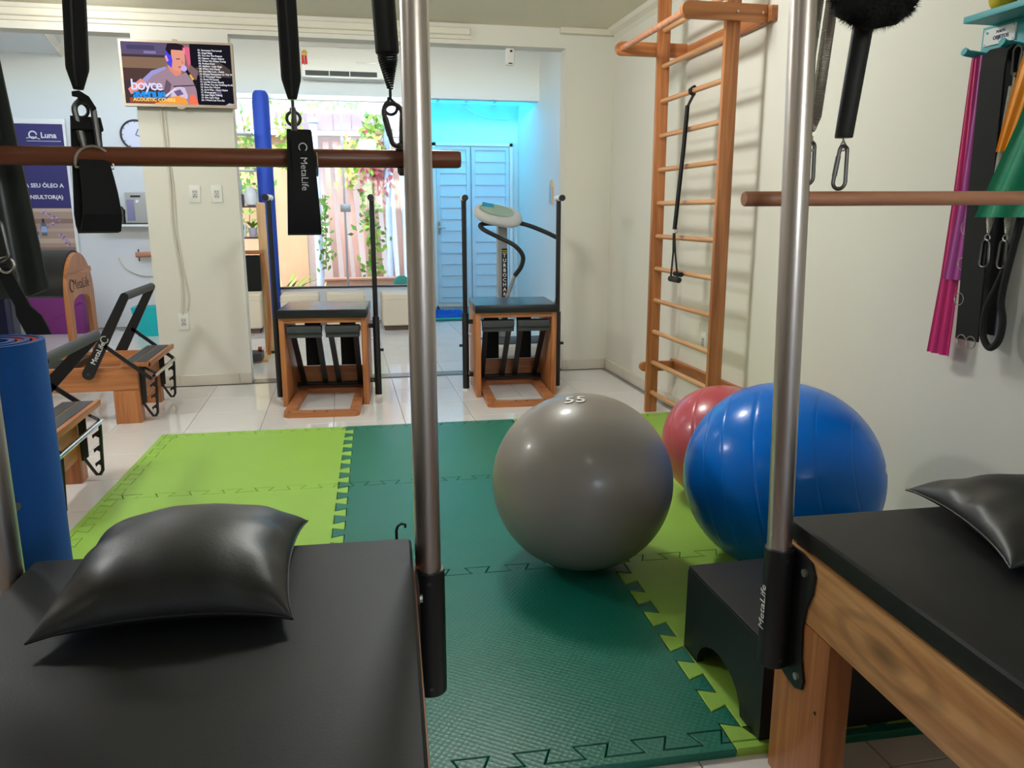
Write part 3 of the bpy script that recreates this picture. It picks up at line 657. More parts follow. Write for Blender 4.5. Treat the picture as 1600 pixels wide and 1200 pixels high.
def pillow(label, c, rz, a, bb, h, seed, tilt=(0, 0)):
    rnd = random.Random(seed); N = 44; mb = MB(); top = []; bot = []
    def shp(u, v):
        x = a*u*(1-.10*(1-v*v)**.8); y = bb*v*(1-.10*(1-u*u)**.8)
        k = max(0, (1-u*u)*(1-v*v)); e = k**.42
        wr = 0
        for q, ph in ((9, 1.3), (13, 4.1)): wr += math.sin(q*u+ph+2*v)*(abs(v)**3)*.5+math.sin(q*v+ph*2-u)*(abs(u)**3)*.5
        return x, y, e, wr*.006*min(1, k*6)
    for i in range(N+1):
        u = math.sin((i/N*2-1)*PI/2); rt = []; rb = []
        for j in range(N+1):
            v = math.sin((j/N*2-1)*PI/2); x, y, e, wr = shp(u, v)
            lift = .032*(1-.4*(u*u*v*v))
            rt.append((x, y, lift+h*e+wr+tilt[0]*u+tilt[1]*v)); rb.append((x, y, lift*(1-e)**1.0+.002*e))
        top.append(rt); bot.append(rb)
    V = lambda p: mb.bm.verts.new(p)
    A = [[V(p) for p in r] for r in top]
    B = [[A[i][j] if i in (0, N) or j in (0, N) else V(bot[i][j]) for j in range(N+1)] for i in range(N+1)]
    for i in range(N):
        for j in range(N):
            mb.bm.faces.new((A[i][j], A[i+1][j], A[i+1][j+1], A[i][j+1])); mb.bm.faces.new((B[i][j], B[i][j+1], B[i+1][j+1], B[i+1][j]))
    t = thing('pillow', label, 'pillow', c, rz)
    obj('cover', mb, PILV, t, local=True, ang=180)
    P = [shp(1, s_*2/12-1)[:2] for s_ in range(13)]+[shp(1-s_*2/12, 1)[:2] for s_ in range(1, 13)]+[shp(-1, 1-s_*2/12)[:2] for s_ in range(1, 13)]+[shp(s_*2/12-1, -1)[:2] for s_ in range(1, 12)]
    def zz(x, y): 
        u, v = max(-1, min(1, x/a)), max(-1, min(1, y/bb)); return .032*(1-.4*u*u*v*v)+tilt[0]*u+tilt[1]*v
    obj('seam', MB().tube([(x, y, zz(x, y)) for x, y in P], .0022, 6, closed=True), PILV, t, local=True)
    return t
pillow('plump square black leatherette pillow on the left table', (-.287, 1.385, .611), math.radians(-1), .19, .205, .088, 3)
pillow('creased black leatherette pillow at the right edge on the right table', (1.38, 1.245, .611), math.radians(-14), .20, .205, .07, 8)
hk = thing('small_hook', 'small black hook sticking up behind the far edge of the left table', 'hook', (.08, 1.56, .5))
obj('hook', MB().tube([(.085, 1.56, .46), (.085, 1.56, .605), (.088, 1.56, .614), (.096, 1.56, .619), (.104, 1.56, .616), (.103, 1.56, .610)], .003, 8), BLKM, hk)

# ================================================================== HANGING SPRINGS, BARS AND LOOPS
Y0 = 1.56
def spring_hook(mb, x, z, R=.011, y=Y0, tail=.02):
    pts = [(x, y, z+R+tail), (x, y, z+R+.004)]+[(x+R*math.sin(a), y, z+R*math.cos(a)) for a in [.35+k*(2*PI-.7)/14 for k in range(15)]]+[(x-.003, y+.003, z+R+.006)]
    mb.tube(pts, .0028, 7)
bar1 = thing('push_bar', 'dark wooden bar hanging across the left table behind the steel posts', 'bar', (-.24, Y0, 1.349))
obj('bar', MB().tube([(-.72, Y0, 1.3455), (-.715, Y0, 1.3455), (.225, Y0, 1.349), (.23, Y0, 1.349)], [.0145, .0165, .0165, .0145], 24), WDK, bar1)
for x in (.118, -.60):
    mb = MB(); mb.lathe([(.011, 0), (.011, .002), (.005, .004), (.005, .012)], (x, Y0, 1.365), 14); ring(mb, (x, Y0, 1.386), .009, .0025, (0, 1, 0)); obj('eye_bolt', mb, GUN, bar1)
    obj('nut', MB().lathe([(.008, 0), (.008, .008), (.004, .014)], (x, Y0, 1.332-.0), 6, M=Matrix.Scale(-1, 4, (0, 0, 1))), GUN, bar1)
ZT_ = 2.07
def sleeve_spring(label, x, xt, ztip, r, foam=None, group=None):
    t = thing('sleeved_spring', label, 'spring', (x, Y0, ztip), 0, group)
    X = lambda z: x+(xt-x)*(z-ztip)/(1.62-ztip)
    if foam is None:
        zz = [ztip, ztip+.003, ztip+.032, ztip+.038, 1.62, ZT_-.03]
        obj('fabric_sleeve', MB().tube([(X(z), Y0, z) for z in zz], [.008, .009, r*.97, r, r, r], 22), BLKF, t)
        obj('zip_seam', MB().tube([(X(z), Y0-q, z) for z, q in ((ztip+.004, .009), (ztip+.034, r), (1.62, r), (ZT_-.03, r))], .0022, 6), BLKM, t)
    else:
        obj('foam_sleeve', MB().tube([(X(z), Y0, z) for z in (foam, foam+.002, ZT_-.03)], [r*.95, r, r], 22), RUB, t)
        mb = helix((X(foam+.03), Y0, foam+.03), (x, Y0, ztip), r*.8, .0042, .0019, taper=.05); obj('coil', mb, BLKM, t)
    mb = MB(); spring_hook(mb, x, ztip-.034, .012); obj('end_hook', mb, BLKM, t)
    mb = MB(); spring_hook(mb, X(ZT_), ZT_-.03, .024, tail=-.02); obj('top_hook', mb, BLKM, t)
    return t
sleeve_spring('black fabric sleeved spring holding the loop strap at the left end of the dark bar', -.43, -.420, 1.457, .0185)
sleeve_spring('black fabric sleeved spring holding the loop strap with white lettering', -.075, -.076, 1.451, .0175)
sleeve_spring('black foam sleeved spring with bare coils, hooked to the dark bar beside the post', .101, .094, 1.474, .0215, foam=1.535)
cb = thing('snap_hook', 'pear shaped snap hook joining the spring to the dark bar beside the post', 'carabiner', (.105, Y0, 1.45))
carabiner(cb, (.103, Y0, 1.448), .076, .017, .009, .0045, down=(.10, 0, -1))
def cuff(label, x, rot, ztop, zbot, back, half, flare, dring=True, logo=False, hook_ax=(1, 0, 0)):
    t = thing('loop_strap', label, 'strap', (x, Y0-.01, zbot), rot)
    H = ztop-zbot; mb = MB(); P = []
    prof = [(-.012, H), (-.026, H-.03), (-.034, H*.55), (-.036, H*.25), (-.028, .02), (-.012, .003), (.008, .0), (.026, .012), (.036, H*.25), (.034, H*.6), (.024, H+back-.03), (.012, H+back), (.004, H+back-.02)]
    for i, (y, z) in enumerate(prof):
        q = z/H; wv = half*(1+flare*max(0, 1-q)*1.2) if z < H else half
        P.append([(wv*s_, y*(1 if abs(s_) < .9 else .92), z) for s_ in (-1, -.92, -.45, 0, .45, .92, 1)])
    mb.sheet(P, .007); obj('padded_band', mb, BLKF, t, local=True)
    if logo:
        Mx = frame((0.004, -.0385, H*.62), (0, 0, -1), (1, 0, 0))
        text('logo_print', 'MetaLife', .017, WPRINT, t, Mx @ Matrix.Translation((.006, 0, 0)), local=True)
        mb = MB(); mb.tube([Mx @ Vector((-.040+.007*math.cos(a), .007*math.sin(a), .0003)) for a in [.6+k*.45 for k in range(12)]], .001, 5); obj('logo_mark', mb, WPRINT, t, local=True)
        obj('label_patch', MB().box(-.016, .018, -.0372, -.036, H*.35, H*.93), BLKF, t, local=True, ang=0)
    if dring:
        mb = MB(); mb.tube([(-.030, -.014, H-.012)]+[(.030*math.cos(PI-a), -.014, H-.006+.030*math.sin(a)) for a in [k*PI/10 for k in range(11)]]+[(.030, -.014, H-.012)], .0026, 7, closed=True); obj('metal_ring', mb, ZINC, t, local=True)
    else:
        mb = MB(); ring(mb, (.028, 0, H-.055), .02, .0025, (0, 1, 0)); obj('metal_ring', mb, ZINC, t, local=True)
    return t
cuff('black loop strap hanging on a metal ring over the dark bar, at the left', -.418, math.radians(28), 1.338, 1.218, .072, .024, .30)
cuff('black loop strap with white lettering hanging in front of the dark bar', -.066, math.radians(4), 1.392, 1.212, .004, .0215, .34, dring=False, logo=True)
cb = thing('snap_hook', 'large snap hook above the plain black loop strap at the left', 'carabiner', (-.425, Y0-.005, 1.4))
carabiner(cb, (-.425, Y0-.004, 1.437), .088, .015, .012, .0052, down=(.09, 0, -1))
cb = thing('snap_hook', 'snap hook seen edge-on above the lettered loop strap', 'carabiner', (-.072, Y0, 1.4))
carabiner(cb, (-.074, Y0, 1.434), .06, .012, .009, .0042, ax=(0, 1, 0))
tl = thing('tie_strip', 'short black tie knotted under the left sleeved spring', 'tie', (-.42, Y0-.01, 1.44))
obj('tie', MB().sheet([[(-.437, Y0-.012, 1.452), (-.437, Y0-.012, 1.444)], [(-.424, Y0-.018, 1.453), (-.424, Y0-.018, 1.441)], [(-.410, Y0-.018, 1.444), (-.412, Y0-.018, 1.432)], [(-.400, Y0-.018, 1.425), (-.407, Y0-.018, 1.420)]], .003), BLKF, tl)

# right table
bar2 = thing('push_bar', 'pale pink wooden bar hanging across the right table', 'bar', (1.2, Y0, 1.279))
obj('bar', MB().tube([(.826, Y0, 1.277), (.829, Y0, 1.277), (1.60, Y0, 1.281), (1.605, Y0, 1.281)], [.014, .0155, .0155, .014], 24), WPK, bar2)
t = thing('sleeved_spring', 'black rubber sleeved spring hanging over the pink bar', 'spring', (1.05, Y0, 1.4))
obj('rubber_sleeve', MB().tube([(1.047, Y0, 1.403), (1.047, Y0, 1.405), (1.07, Y0, 1.62), (1.10, Y0, 2.05)], [.0175, .0185, .0205, .021], 22), RUB, t)
mb = MB(); mb.tube([(1.047, Y0, 1.41), (1.047, Y0, 1.398), (1.040, Y0, 1.385), (1.043, Y0, 1.376), (1.052, Y0, 1.378), (1.054, Y0, 1.388), (1.047, Y0, 1.398)], .0022, 7); obj('end_hook', mb, ZINC, t)
cb = thing('snap_hook', 'grey snap hook under the black rubber sleeved spring', 'carabiner', (1.045, Y0, 1.35))
carabiner(cb, (1.048, Y0-.002, 1.386), .088, .009, .0145, .0042, down=(-.06, 0, -1))
for k, (dx, dy, lb) in enumerate(((0, 0, 'bare silver spring hanging right of the right steel post, the nearer of two'), (-.012, .035, 'bare silver spring half hidden behind the right steel post'))):
    t = thing('bare_spring', lb, 'spring', (.975+dx, Y0+dy, 1.42))
    obj('coil', helix((1.00+dx, Y0+dy, 1.72), (.975+dx, Y0+dy, 1.415), .0115, .0032, .0014, n=12, m=5, taper=.03), ZINC, t)
    obj('spring_core', MB().tube([(1.03+dx, Y0+dy, 2.05), (1.00+dx, Y0+dy, 1.72)], .011, 12), ZINC, t)
    mb = MB(); spring_hook(mb, .973+dx, 1.385, .009, Y0+dy, .012); obj('end_hook', mb, ZINC, t)
cb = thing('snap_hook', 'grey snap hook half hidden behind the right steel post', 'carabiner', (.97, Y0, 1.35))
carabiner(cb, (.972, Y0, 1.392), .085, .009, .014, .0042, down=(-.05, 0, -1))
# fleece sling
fl = thing('fleece_sling', 'fuzzy black fleece covered sling above the pink bar', 'sling', (1.06, 1.5, 1.62))
path = [(.985, 1.50, 1.80), (.985, 1.50, 1.70), (.995, 1.495, 1.648), (1.035, 1.49, 1.634), (1.08, 1.49, 1.643), (1.105, 1.495, 1.665), (1.112, 1.50, 1.72), (1.112, 1.50, 1.80)]
mb = MB().tube(path, [.034, .036, .036, .034, .034, .034, .034, .034], 16); obj('sling_core', mb, pm('fleece_core', C(8, 9, 9), .95), fl, ang=180)
mb = MB()
for i in range(9000):
    u = random.random()*(len(path)-1); a = int(u); q = Vector(path[a]).lerp(Vector(path[a+1]), u-a); d = Vector((random.gauss(0, 1), random.gauss(0, 1), random.gauss(0, 1))).normalized()
    tt = (Vector(path[a+1])-Vector(path[a])).normalized(); d = (d-tt*d.dot(tt)*.8).normalized(); s_ = d.orthogonal().normalized()*.0014
    l = random.uniform(.036, .044); e = Vector((random.gauss(0, .003), random.gauss(0, .003), random.gauss(0, .003)))
    mb.face([q+d*.032-s_, q+d*.032+s_, q+d*l+e])
o = obj('fleece', mb, pm('fleece_black', C(14, 15, 15), .95), fl, ang=0); o['kind'] = 'stuff'
# ================================================================== PEDAL CHAIRS
def pedal_chair(label, loc, rz):
    t = thing('pedal_chair', label, 'exercise chair', loc, rz, None)
    K = dict(local=True)
    obj('seat_pad', MB().box(-.285, .285, -.02, .50, .588, .642, b=.008, seg=3), SEATV, t, **K)
    for s in (-1, 1):
        x0, x1 = (-.28, -.245) if s < 0 else (.245, .28)
        obj('side_panel', MB().box(x0, x1, 0, .50, 0, .586, b=.003), WZ, t, **K)
    obj('top_rail', MB().box(-.245, .245, .0, .03, .555, .586), WX, t, ang=0, **K); obj('seat_board', MB().box(-.245, .245, .03, .50, .565, .586), WX, t, ang=0, **K)
    obj('back_panel', MB().box(-.245, .245, .465, .485, .02, .185), WX, t, ang=0, **K)
    def rr(x0, x1, y0, y1, r, n=5):
        P = []
        for cx, cy, a0 in ((x1-r, y0+r, -90), (x1-r, y1-r, 0), (x0+r, y1-r, 90), (x0+r, y0+r, 180)):
            P += [(cx+r*math.cos(math.radians(a0+90*i/n)), cy+r*math.sin(math.radians(a0+90*i/n))) for i in range(n+1)]
        return P
    P = [(-.235, .42), (-.235, -.27)]+[(-.195-.04*math.cos(a), -.27-.04*math.sin(a)) for a in (.4, .8, 1.2, 1.57)]+[(.195+.04*math.sin(a), -.27-.04*math.cos(a)) for a in (0, .4, .8, 1.2)]+[(.235, -.27), (.235, .42), (.17, .42), (.17, -.245), (-.17, -.245), (-.17, .42)]
    bf = obj('base_frame', MB().prism([(x, y, .0) for x, y in P], (0, 0, .034)), WX, t, ang=0, **K)
    obj('base_rail', MB().box(-.17, .17, .40, .46, 0, .034), WX, t, ang=0, **K)
    for x in (-.2, -.045, .03, .2): obj('bolt_hole', MB().cyl((x, -.285, .0335), (x, -.285, .0348), .010, n=12), BLKM, bf, **K)
    obj('hinge_bar', MB().cyl((-.245, .44, .062), (.245, .44, .062), .012).tube([(-.245, .43, .05), (.245, .43, .05)], .006, 6), BLKM, t, **K)
    for s in (-1, 1):
        cx = .122*s
        pd = obj('pedal', MB().box(cx-.11, cx+.11, .005, .085, .488, .532, b=.006).box(cx-.108, cx+.108, .02, .08, .455, .488, b=.003), DRUB, t, **K)
        for dx in (-.082, .082):
            M = Matrix(); a, b_ = Vector((cx+dx, .055, .50)), Vector((cx+dx*.9, .44, .06)); d = (b_-a).normalized(); n_ = Vector((0, d.z, -d.y))
            obj('pedal_arm', MB().prism([a+Vector((-.018, 0, 0))+n_*.008, a+Vector((.018, 0, 0))+n_*.008, a+Vector((.018, 0, 0))-n_*.008, a+Vector((-.018, 0, 0))-n_*.008], b_-a), BLKM, pd, ang=0, **K)
        obj('spring_plate', MB().box(cx-.055, cx+.055, .455, .463, .19, .53, b=.002).box(cx-.062, cx+.062, .45, .47, .52, .565, b=.004), BLKF, t, **K)
    for s in (-1, 1):
        px, py = .332*s, .235
        po = obj('pole', MB().tube([(px, py, .02), (px, py, 1.345)], .0165, 18), BLKM, t, **K)
        obj('pole_sleeve', MB().tube([(px, py, .015), (px, py, .017), (px, py, .555), (px, py, .56)], [.022, .0235, .0235, .022], 18), BLKM, po, **K)
        obj('pole_foot', MB().tube([(px, py, 0), (px, py, .018)], .024, 16), WHITE, po, **K)
        obj('handle_tube', MB().tube([(px, py+.08, 1.352), (px, py-.10, 1.352)], .020, 18), WHITE, po, **K)
        obj('handle_grip', MB().tube([(px, py-.10, 1.352), (px, py-.104, 1.352), (px, py-.135, 1.352), (px, py-.14, 1.352)], [.018, .021, .021, .018], 18), RUB, po, **K)
        obj('sleeve_knob', MB().cyl((px+s*.02, py, .33), (px+s*.045, py, .33), .010, n=12), RUB, po, **K)
        for z in (.13, .42):
            mb = MB(); ring(mb, (px-s*.03, py-.01, z), .013, .002, (.8, .6, 0)); obj('pull_ring', mb, ZINC, t, **K)
        for z in (.12, .50): obj('pole_mount', MB().box(min(.28*s, px-.0*s), max(.28*s, px), py-.012, py+.012, z-.015, z+.015), BLKM, t, ang=0, **K)
    return t
pedal_chair('wooden pedal chair standing in front of the garden window', (-.143, 5.264, 0), math.radians(-5))
pedal_chair('wooden pedal chair standing in front of the vibration machine and the blue door', (1.149, 5.268, 0), math.radians(-4))

# ================================================================== REFORMERS
def reformer(label, loc, ang, name_logo=True):
    t = thing('reformer', label, 'exercise machine', loc, 0); K = dict(local=True); L_ = 2.35; Wd = .65
    for y0 in (0, Wd-.032): obj('side_rail', MB().box(-L_, 0, y0, y0+.032, .205, .35, b=.003), WX, t, **K)
    for x0 in (-.145, -L_):
        for y0 in (0, Wd-.1): obj('leg', MB().box(x0, x0+.145, y0, y0+.1, 0, .204, b=.003), WZ, t, **K)
    obj('end_board', MB().box(-.03, -.005, .033, Wd-.033, .12, .348), WY, t, ang=0, **K); obj('end_board', MB().box(-L_, -L_+.025, .033, Wd-.033, .2, .348), WY, t, ang=0, **K)
    obj('carriage', MB().box(-1.75, -.95, .05, Wd-.05, .36, .41, b=.01), VINYL, t, **K)
    obj('carriage_base', MB().box(-1.74, -.96, .06, Wd-.06, .34, .36), WX, t, ang=0, **K)
    obj('spring_bar', MB().box(-.46, -.42, .033, Wd-.033, .29, .33), BLKM, t, ang=0, **K)
    mb = MB()
    for i in range(5): mb.tube([(-.95, .14+.09*i, .315), (-.46, .14+.09*i, .315)], .011, 8)
    obj('carriage_spring', mb, BLKM, t, **K)
    pf = obj('foot_platform', MB().box(-.085, .085, -.012, Wd+.012, .351, .376, b=.003).box(.07, .088, -.012, Wd+.012, .352, .382, b=.002), WY, t, **K)
    for x0 in (-.074, -.004): obj('grip_strip', MB().box(x0, x0+.062, .0, Wd, .3762, .3785), DRUB, pf, ang=0, **K)
    for y0 in (.05, Wd-.06):
        loop = [(.006, y0, .30), (.03, y0, .335), (.088, y0, .30), (.094, y0, .27), (.084, y0, .05), (.072, y0, .03), (.056, y0, .03), (.038, y0, .06), (.006, y0, .12)]
        br = obj('rod_bracket', MB().tube(loop, .009, 4, closed=True, sq=(1, .9)), BLKM, t, ang=0, **K)
        obj('bracket_plate', MB().prism([(.0, y0-.003, .34), (.035, y0-.003, .34), (.03, y0-.003, .12), (.0, y0-.003, .10)], (0, .006, 0)), BLKM, br, ang=0, **K)
        for z in (.22, .15, .08): obj('hook', MB().prism([(.088, y0-.004, z+.03), (.054, y0-.004, z+.005), (.057, y0-.004, z-.012), (.069, y0-.004, z+.0), (.087, y0-.004, z-.01)], (0, .008, 0)), BLKM, br, ang=0, **K)
    obj('end_rod', MB().cyl((.090, .02, .283), (.090, Wd-.02, .283), .012), CHROME, t, **K)
    fb = None; px, pz = -.263, .318; LB = .515; dx, dz = LB*math.cos(ang), LB*math.sin(ang)
    rl = obj('foot_bar', MB().tube([(px+dx, -.02, pz+dz), (px+dx, -.015, pz+dz), (px+dx, Wd+.015, pz+dz), (px+dx, Wd+.02, pz+dz)], [.02, .024, .024, .02], 18), DRUB, t, **K)
    u = Vector((math.cos(ang), 0, math.sin(ang))); n_ = Vector((-u.z, 0, u.x))
    for y0 in (-.026, Wd+.012):
        A = Vector((px, y0, pz)); B = A+u*LB; P = []
        for i in range(9): P.append(A-u*.034*math.sin(PI*i/8)+n_*.034*math.cos(PI*i/8))
        for i in range(9): P.append(B+u*.024*math.sin(PI*i/8)-n_*.024*math.cos(PI*i/8))
        am = obj('foot_bar_arm', MB().prism(P, (0, .014, 0)), BLKM, t, ang=30, **K)
        if y0 < 0 and name_logo:
            text('arm_logo', 'MetaLife', .042, WPRINT, am, frame(A+u*.14+Vector((0, -.0006, 0)), u, n_), local=True)
            mb = MB(); mb.tube([A+u*.135*1.72+u*.020*math.cos(a)+n_*.020*math.sin(a)+Vector((0, -.0008, 0)) for a in [k*.5 for k in range(12)]], .002, 5); obj('logo_mark', mb, WPRINT, am, **K)
        S0 = A+u*.20; S1 = Vector((.085, y0, .275)) if dz > .4 else Vector((.0, y0, .36)); d = (S1-S0).normalized(); m_ = Vector((-d.z, 0, d.x))
        obj('strut', MB().prism([S0+m_*.011, S1+m_*.011, S1-m_*.011, S0-m_*.011], (0, .009, 0)), BLKM, am, ang=0, **K)
        obj('pivot_bolt', MB().cyl(A+Vector((0, -.004, 0)), A+Vector((0, .018, 0)), .008, n=10), GUN, am, **K)
    return t
reformer('wooden reformer by the pillar with its black foot bar raised, lettering on the arm', (-1.24, 5.05, 0), math.radians(62))
reformer('wooden reformer nearer the blue roll with its foot bar half lowered', (-1.25, 3.36, 0), math.radians(46), False)

# ================================================================== BARRELS
bl = thing('ladder_barrel', 'arched wooden barrel with black pad in the back room at the left', 'exercise barrel', (-2.4, 6.75, 0))
R_b, yc, zc = .32, 6.75, .64
P = [(yc-R_b, 0), (yc-R_b, zc)]+[(yc-R_b*math.cos(PI*i/20), zc+R_b*math.sin(PI*i/20)) for i in range(1, 20)]+[(yc+R_b, zc), (yc+R_b, 0), (yc+R_b-.10, 0), (yc+R_b-.11, .56)]+[(yc+.20*math.cos(PI*i/10), .58+.06*math.sin(PI*i/10)) for i in range(1, 10)]+[(yc-R_b+.11, .56), (yc-R_b+.10, 0)]
for x0 in (-2.03, -2.72):
    sp = obj('side_panel', MB().prism([(x0, a, b_) for a, b_ in P], (.03, 0, 0)), WZ, bl, ang=25)
    if x0 > -2.1:
        text('panel_logo', 'MetaLife', .115, DPRINT, sp, frame((-1.9994, yc+.02, .72), (0, 1, 0), (0, 0, 1)))
        mb = MB(); mb.tube([(-1.999, yc-.21+.045*math.cos(a), .72+.045*math.sin(a)) for a in [.7+.5*k for k in range(10)]], .005, 5); obj('logo_mark', mb, DPRINT, sp)
        obj('panel_band', MB().prism([(-2.0, yc-R_b+.012, .80), (-2.0, yc-R_b+.03, .84), (-2.0, yc+R_b-.03, .84), (-2.0, yc+R_b-.012, .80)], (.002, 0, 0)), WY, sp, ang=0)
rs = []
for x in (-2.69, -2.03): rs.append([(x, yc-(R_b+.012)*math.cos(PI*i/24), zc+.02+(R_b+.0)*math.sin(PI*i/24)) for i in range(25)]+[(x, yc+R_b-.03-(0)*i, zc-.0) for i in (0,)]+[(x, yc-R_b+.03, zc)])
obj('barrel_pad', MB().rings(rs), VINYL, bl)
b2 = thing('barrel_stand', 'wooden stand with a black pad and a tall pale upright beside the pillar', 'exercise stand', (-.75, 7.35, 0))
obj('upright', MB().box(-.715, -.640, 7.40, 7.43, 0, 1.345, b=.012), WLT, b2)
obj('back_pad', MB().box(-.95, -.705, 7.30, 7.36, .58, .895, b=.015, seg=3), VINYL, b2)
obj('top_board', MB().box(-.95, -.665, 7.27, 7.39, .905, .935, b=.004), WX, b2)
obj('curved_leg', MB().sheet([[(-.690+.025*math.sin(PI*k/12)+.0*k, 7.28, .9-.9*k/12), (-.662+.025*math.sin(PI*k/12), 7.28, .9-.9*k/12)] for k in range(13)], .03), WZ, b2)
obj('rear_leg', MB().box(-.95, -.91, 7.28, 7.31, 0, .9), WZ, b2, ang=0)
obj('foot_block', MB().box(-.90, -.705, 6.95, 7.15, .02, .085, b=.006), DRUB, b2); obj('floor_runner', MB().box(-.93, -.66, 7.0, 7.55, 0, .02), WLT, b2, ang=0)
tag(obj('small_roller', MB().cyl((-.745, 7.08, .105), (-.715, 7.08, .105), .02, n=14), pm('roller_red', C(150, 60, 50), .5)), 'small red brown roller lying on the grey foot block of the stand', 'roller')

# ================================================================== VIBRATION MACHINE
vm = thing('vibration_machine', 'grey vibration platform machine with a console, behind the right pedal chair', 'exercise machine', (1.4, 6.8, 0))
GRY = pm('machine_grey', C(150, 154, 156), .4); GRL = pm('machine_silver', C(196, 198, 198), .35)
obj('column', MB().box(1.335, 1.42, 6.88, 6.96, .1, 1.19, b=.012), GRY, vm)
st = obj('lettering_strip', MB().box(1.368, 1.418, 6.874, 6.8805, .30, .95, b=.002), BLKM, vm)
text('column_lettering', 'TURBOCHARGER'.replace('', '\n').strip('\n'), .043, WPRINT, st, frame((1.393, 6.8735, .655), (1, 0, 0), (0, 0, 1)), line=.98, bold=.001)
obj('yellow_bars', MB().box(1.37, 1.416, 6.8715, 6.874, .927, .933).box(1.37, 1.416, 6.8715, 6.874, .912, .918), pm('yellow_print', C(200, 200, 60), .5), st, ang=0)
Mc = Matrix.Translation((1.325, 6.82, 1.235)) @ Euler((math.radians(32), math.radians(11), math.radians(-6))).to_matrix().to_4x4()
mb = MB(); mb.ell((0, 0, 0), .215, .15, .056, 28, 14)
for v in mb.bm.verts:
    v.co.x = math.copysign(abs(v.co.x/.215)**.66*.215, v.co.x); v.co = Mc @ v.co
cs = obj('console', mb, GRL, vm, ang=80)
mb = MB(); mb.ell((-.02, -.01, .053), .15, .085, .009, 24, 8)
for v in mb.bm.verts: v.co = Mc @ v.co
obj('console_face', mb, pm('console_face', C(150, 176, 160), .15), cs)
mb = MB().box(-.15, -.05, .0, .06, .054, .0635, M=Mc, b=.004); obj('console_screen', mb, pm('console_cyan', C(30, 150, 190), .15), cs)
def smooth(P, n=6):
    Q = []; P = [Vector(p) for p in P]
    for i in range(len(P)-1):
        a = P[max(i-1, 0)]; b_ = P[i]; c = P[i+1]; d = P[min(i+2, len(P)-1)]
        for k in range(n):
            u = k/n; Q.append(.5*((2*b_)+(c-a)*u+(2*a-5*b_+4*c-d)*u*u+(3*b_-a-3*c+d)*u**3))
    return Q+[P[-1]]
HL = smooth([(1.38, 6.90, 1.16), (1.26, 6.86, 1.165), (1.165, 6.78, 1.155), (1.18, 6.70, 1.115), (1.30, 6.63, 1.05), (1.42, 6.58, .985), (1.485, 6.56, .90), (1.475, 6.58, .81), (1.43, 6.62, .735)])
obj('hand_rail', MB().tube(HL, .019, 12), RUB, vm); obj('rail_tube', MB().tube(smooth([(1.43, 6.62, .735), (1.39, 6.66, .60), (1.33, 6.72, .40), (1.30, 6.75, .2)]), .016, 12), GRY, vm)
HR = smooth([(1.42, 6.88, 1.16), (1.52, 6.80, 1.165), (1.66, 6.70, 1.115), (1.82, 6.60, 1.03), (1.90, 6.58, .94), (1.89, 6.6, .84)])
obj('hand_rail', MB().tube(HR, .019, 12), RUB, vm); obj('rail_tube', MB().tube(smooth([(1.89, 6.6, .84), (1.84, 6.66, .6), (1.72, 6.75, .2)]), .016, 12), GRY, vm)
obj('platform', MB().box(1.08, 1.78, 6.42, 7.02, .06, .17, b=.04, seg=3), GRL, vm)
obj('foot_plate', MB().box(1.16, 1.70, 6.46, 6.85, .17, .178, b=.003), DRUB, vm)
for x in (1.16, 1.70):
    for y in (6.5, 6.95): obj('foot', MB().cyl((x, y, 0), (x, y, .062), .03, n=14), RUB, vm)

# ================================================================== OTTOMANS, COLUMN AND SHELF AT THE WINDOW
def ottoman(x0, x1, y0, y1, label, h=.405):
    t = thing('ottoman', label, 'ottoman', ((x0+x1)/2, (y0+y1)/2, 0))
    obj('cushion_body', MB().box(x0, x1, y0, y1, .05, h, b=.03, seg=3), CREAMV, t); obj('base', MB().box(x0+.03, x1-.03, y0+.03, y1-.03, 0, .05), BROWN, t, ang=0)
    obj('top_seam', MB().tube([(x0-.001, y0-.001, h-.06), (x1+.001, y0-.001, h-.06), (x1+.001, y1+.001, h-.06), (x0-.001, y1+.001, h-.06)], .004, 6, closed=True), CREAMV, t)
ottoman(-.665, -.26, 8.75, 9.12, 'cream cube ottoman behind the left pedal chair, next to the blue column')
ottoman(-.19, .225, 8.75, 9.12, 'cream cube ottoman behind the left pedal chair, middle of the window wall')
ottoman(.40, .80, 8.66, 9.03, 'cream cube ottoman in the open beside the left steel post')
ottoman(-1.20, -.86, 8.75, 9.12, 'cream cube ottoman beyond the wooden stand by the pillar', .42)
BCOL = pm('blue_foam', C(36, 74, 176), .6, bump=(40, .15, .004))
t = thing('blue_column', 'tall blue padded column standing by the garden window', 'column', (-.79, 9.42, 0))
obj('padding', MB().tube([(-.79, 9.42, z) for z in (0, .02, 1.2, 2.44, 2.52, 2.55)], [.082, .088, .089, .090, .080, .06], 26), BCOL, t)
obj('overlap_seam', MB().tube([(-.75, 9.337, .02), (-.75, 9.336, 1.2), (-.75, 9.335, 2.5)], .006, 6), BCOL, t)
su = thing('shelf_unit', 'narrow white open shelf in front of the window panes beside the pillar', 'shelf', (-1.03, 9.3, 0))
SHW = pm('shelf_white', C(214, 222, 222), .5)
obj('upright', MB().box(-1.20, -1.17, 9.2, 9.45, 0, 2.2), SHW, su, ang=0)
for z in (.55, 1.0, 1.335, 1.72, 2.1): obj('shelf_board', MB().box(-1.17, -.885, 9.2, 9.45, z-.018, z), BROWN if z < 1.4 else SHW, su, ang=0)
tag(obj('vase', MB().lathe([(.03, 0), (.06, .01), (.075, .07), (.07, .13), (.045, .18), (.02, .20)], (-.94, 9.25, 1.335), 18), WHITE), 'white egg shaped vase on the shelf beside the blue column', 'vase')
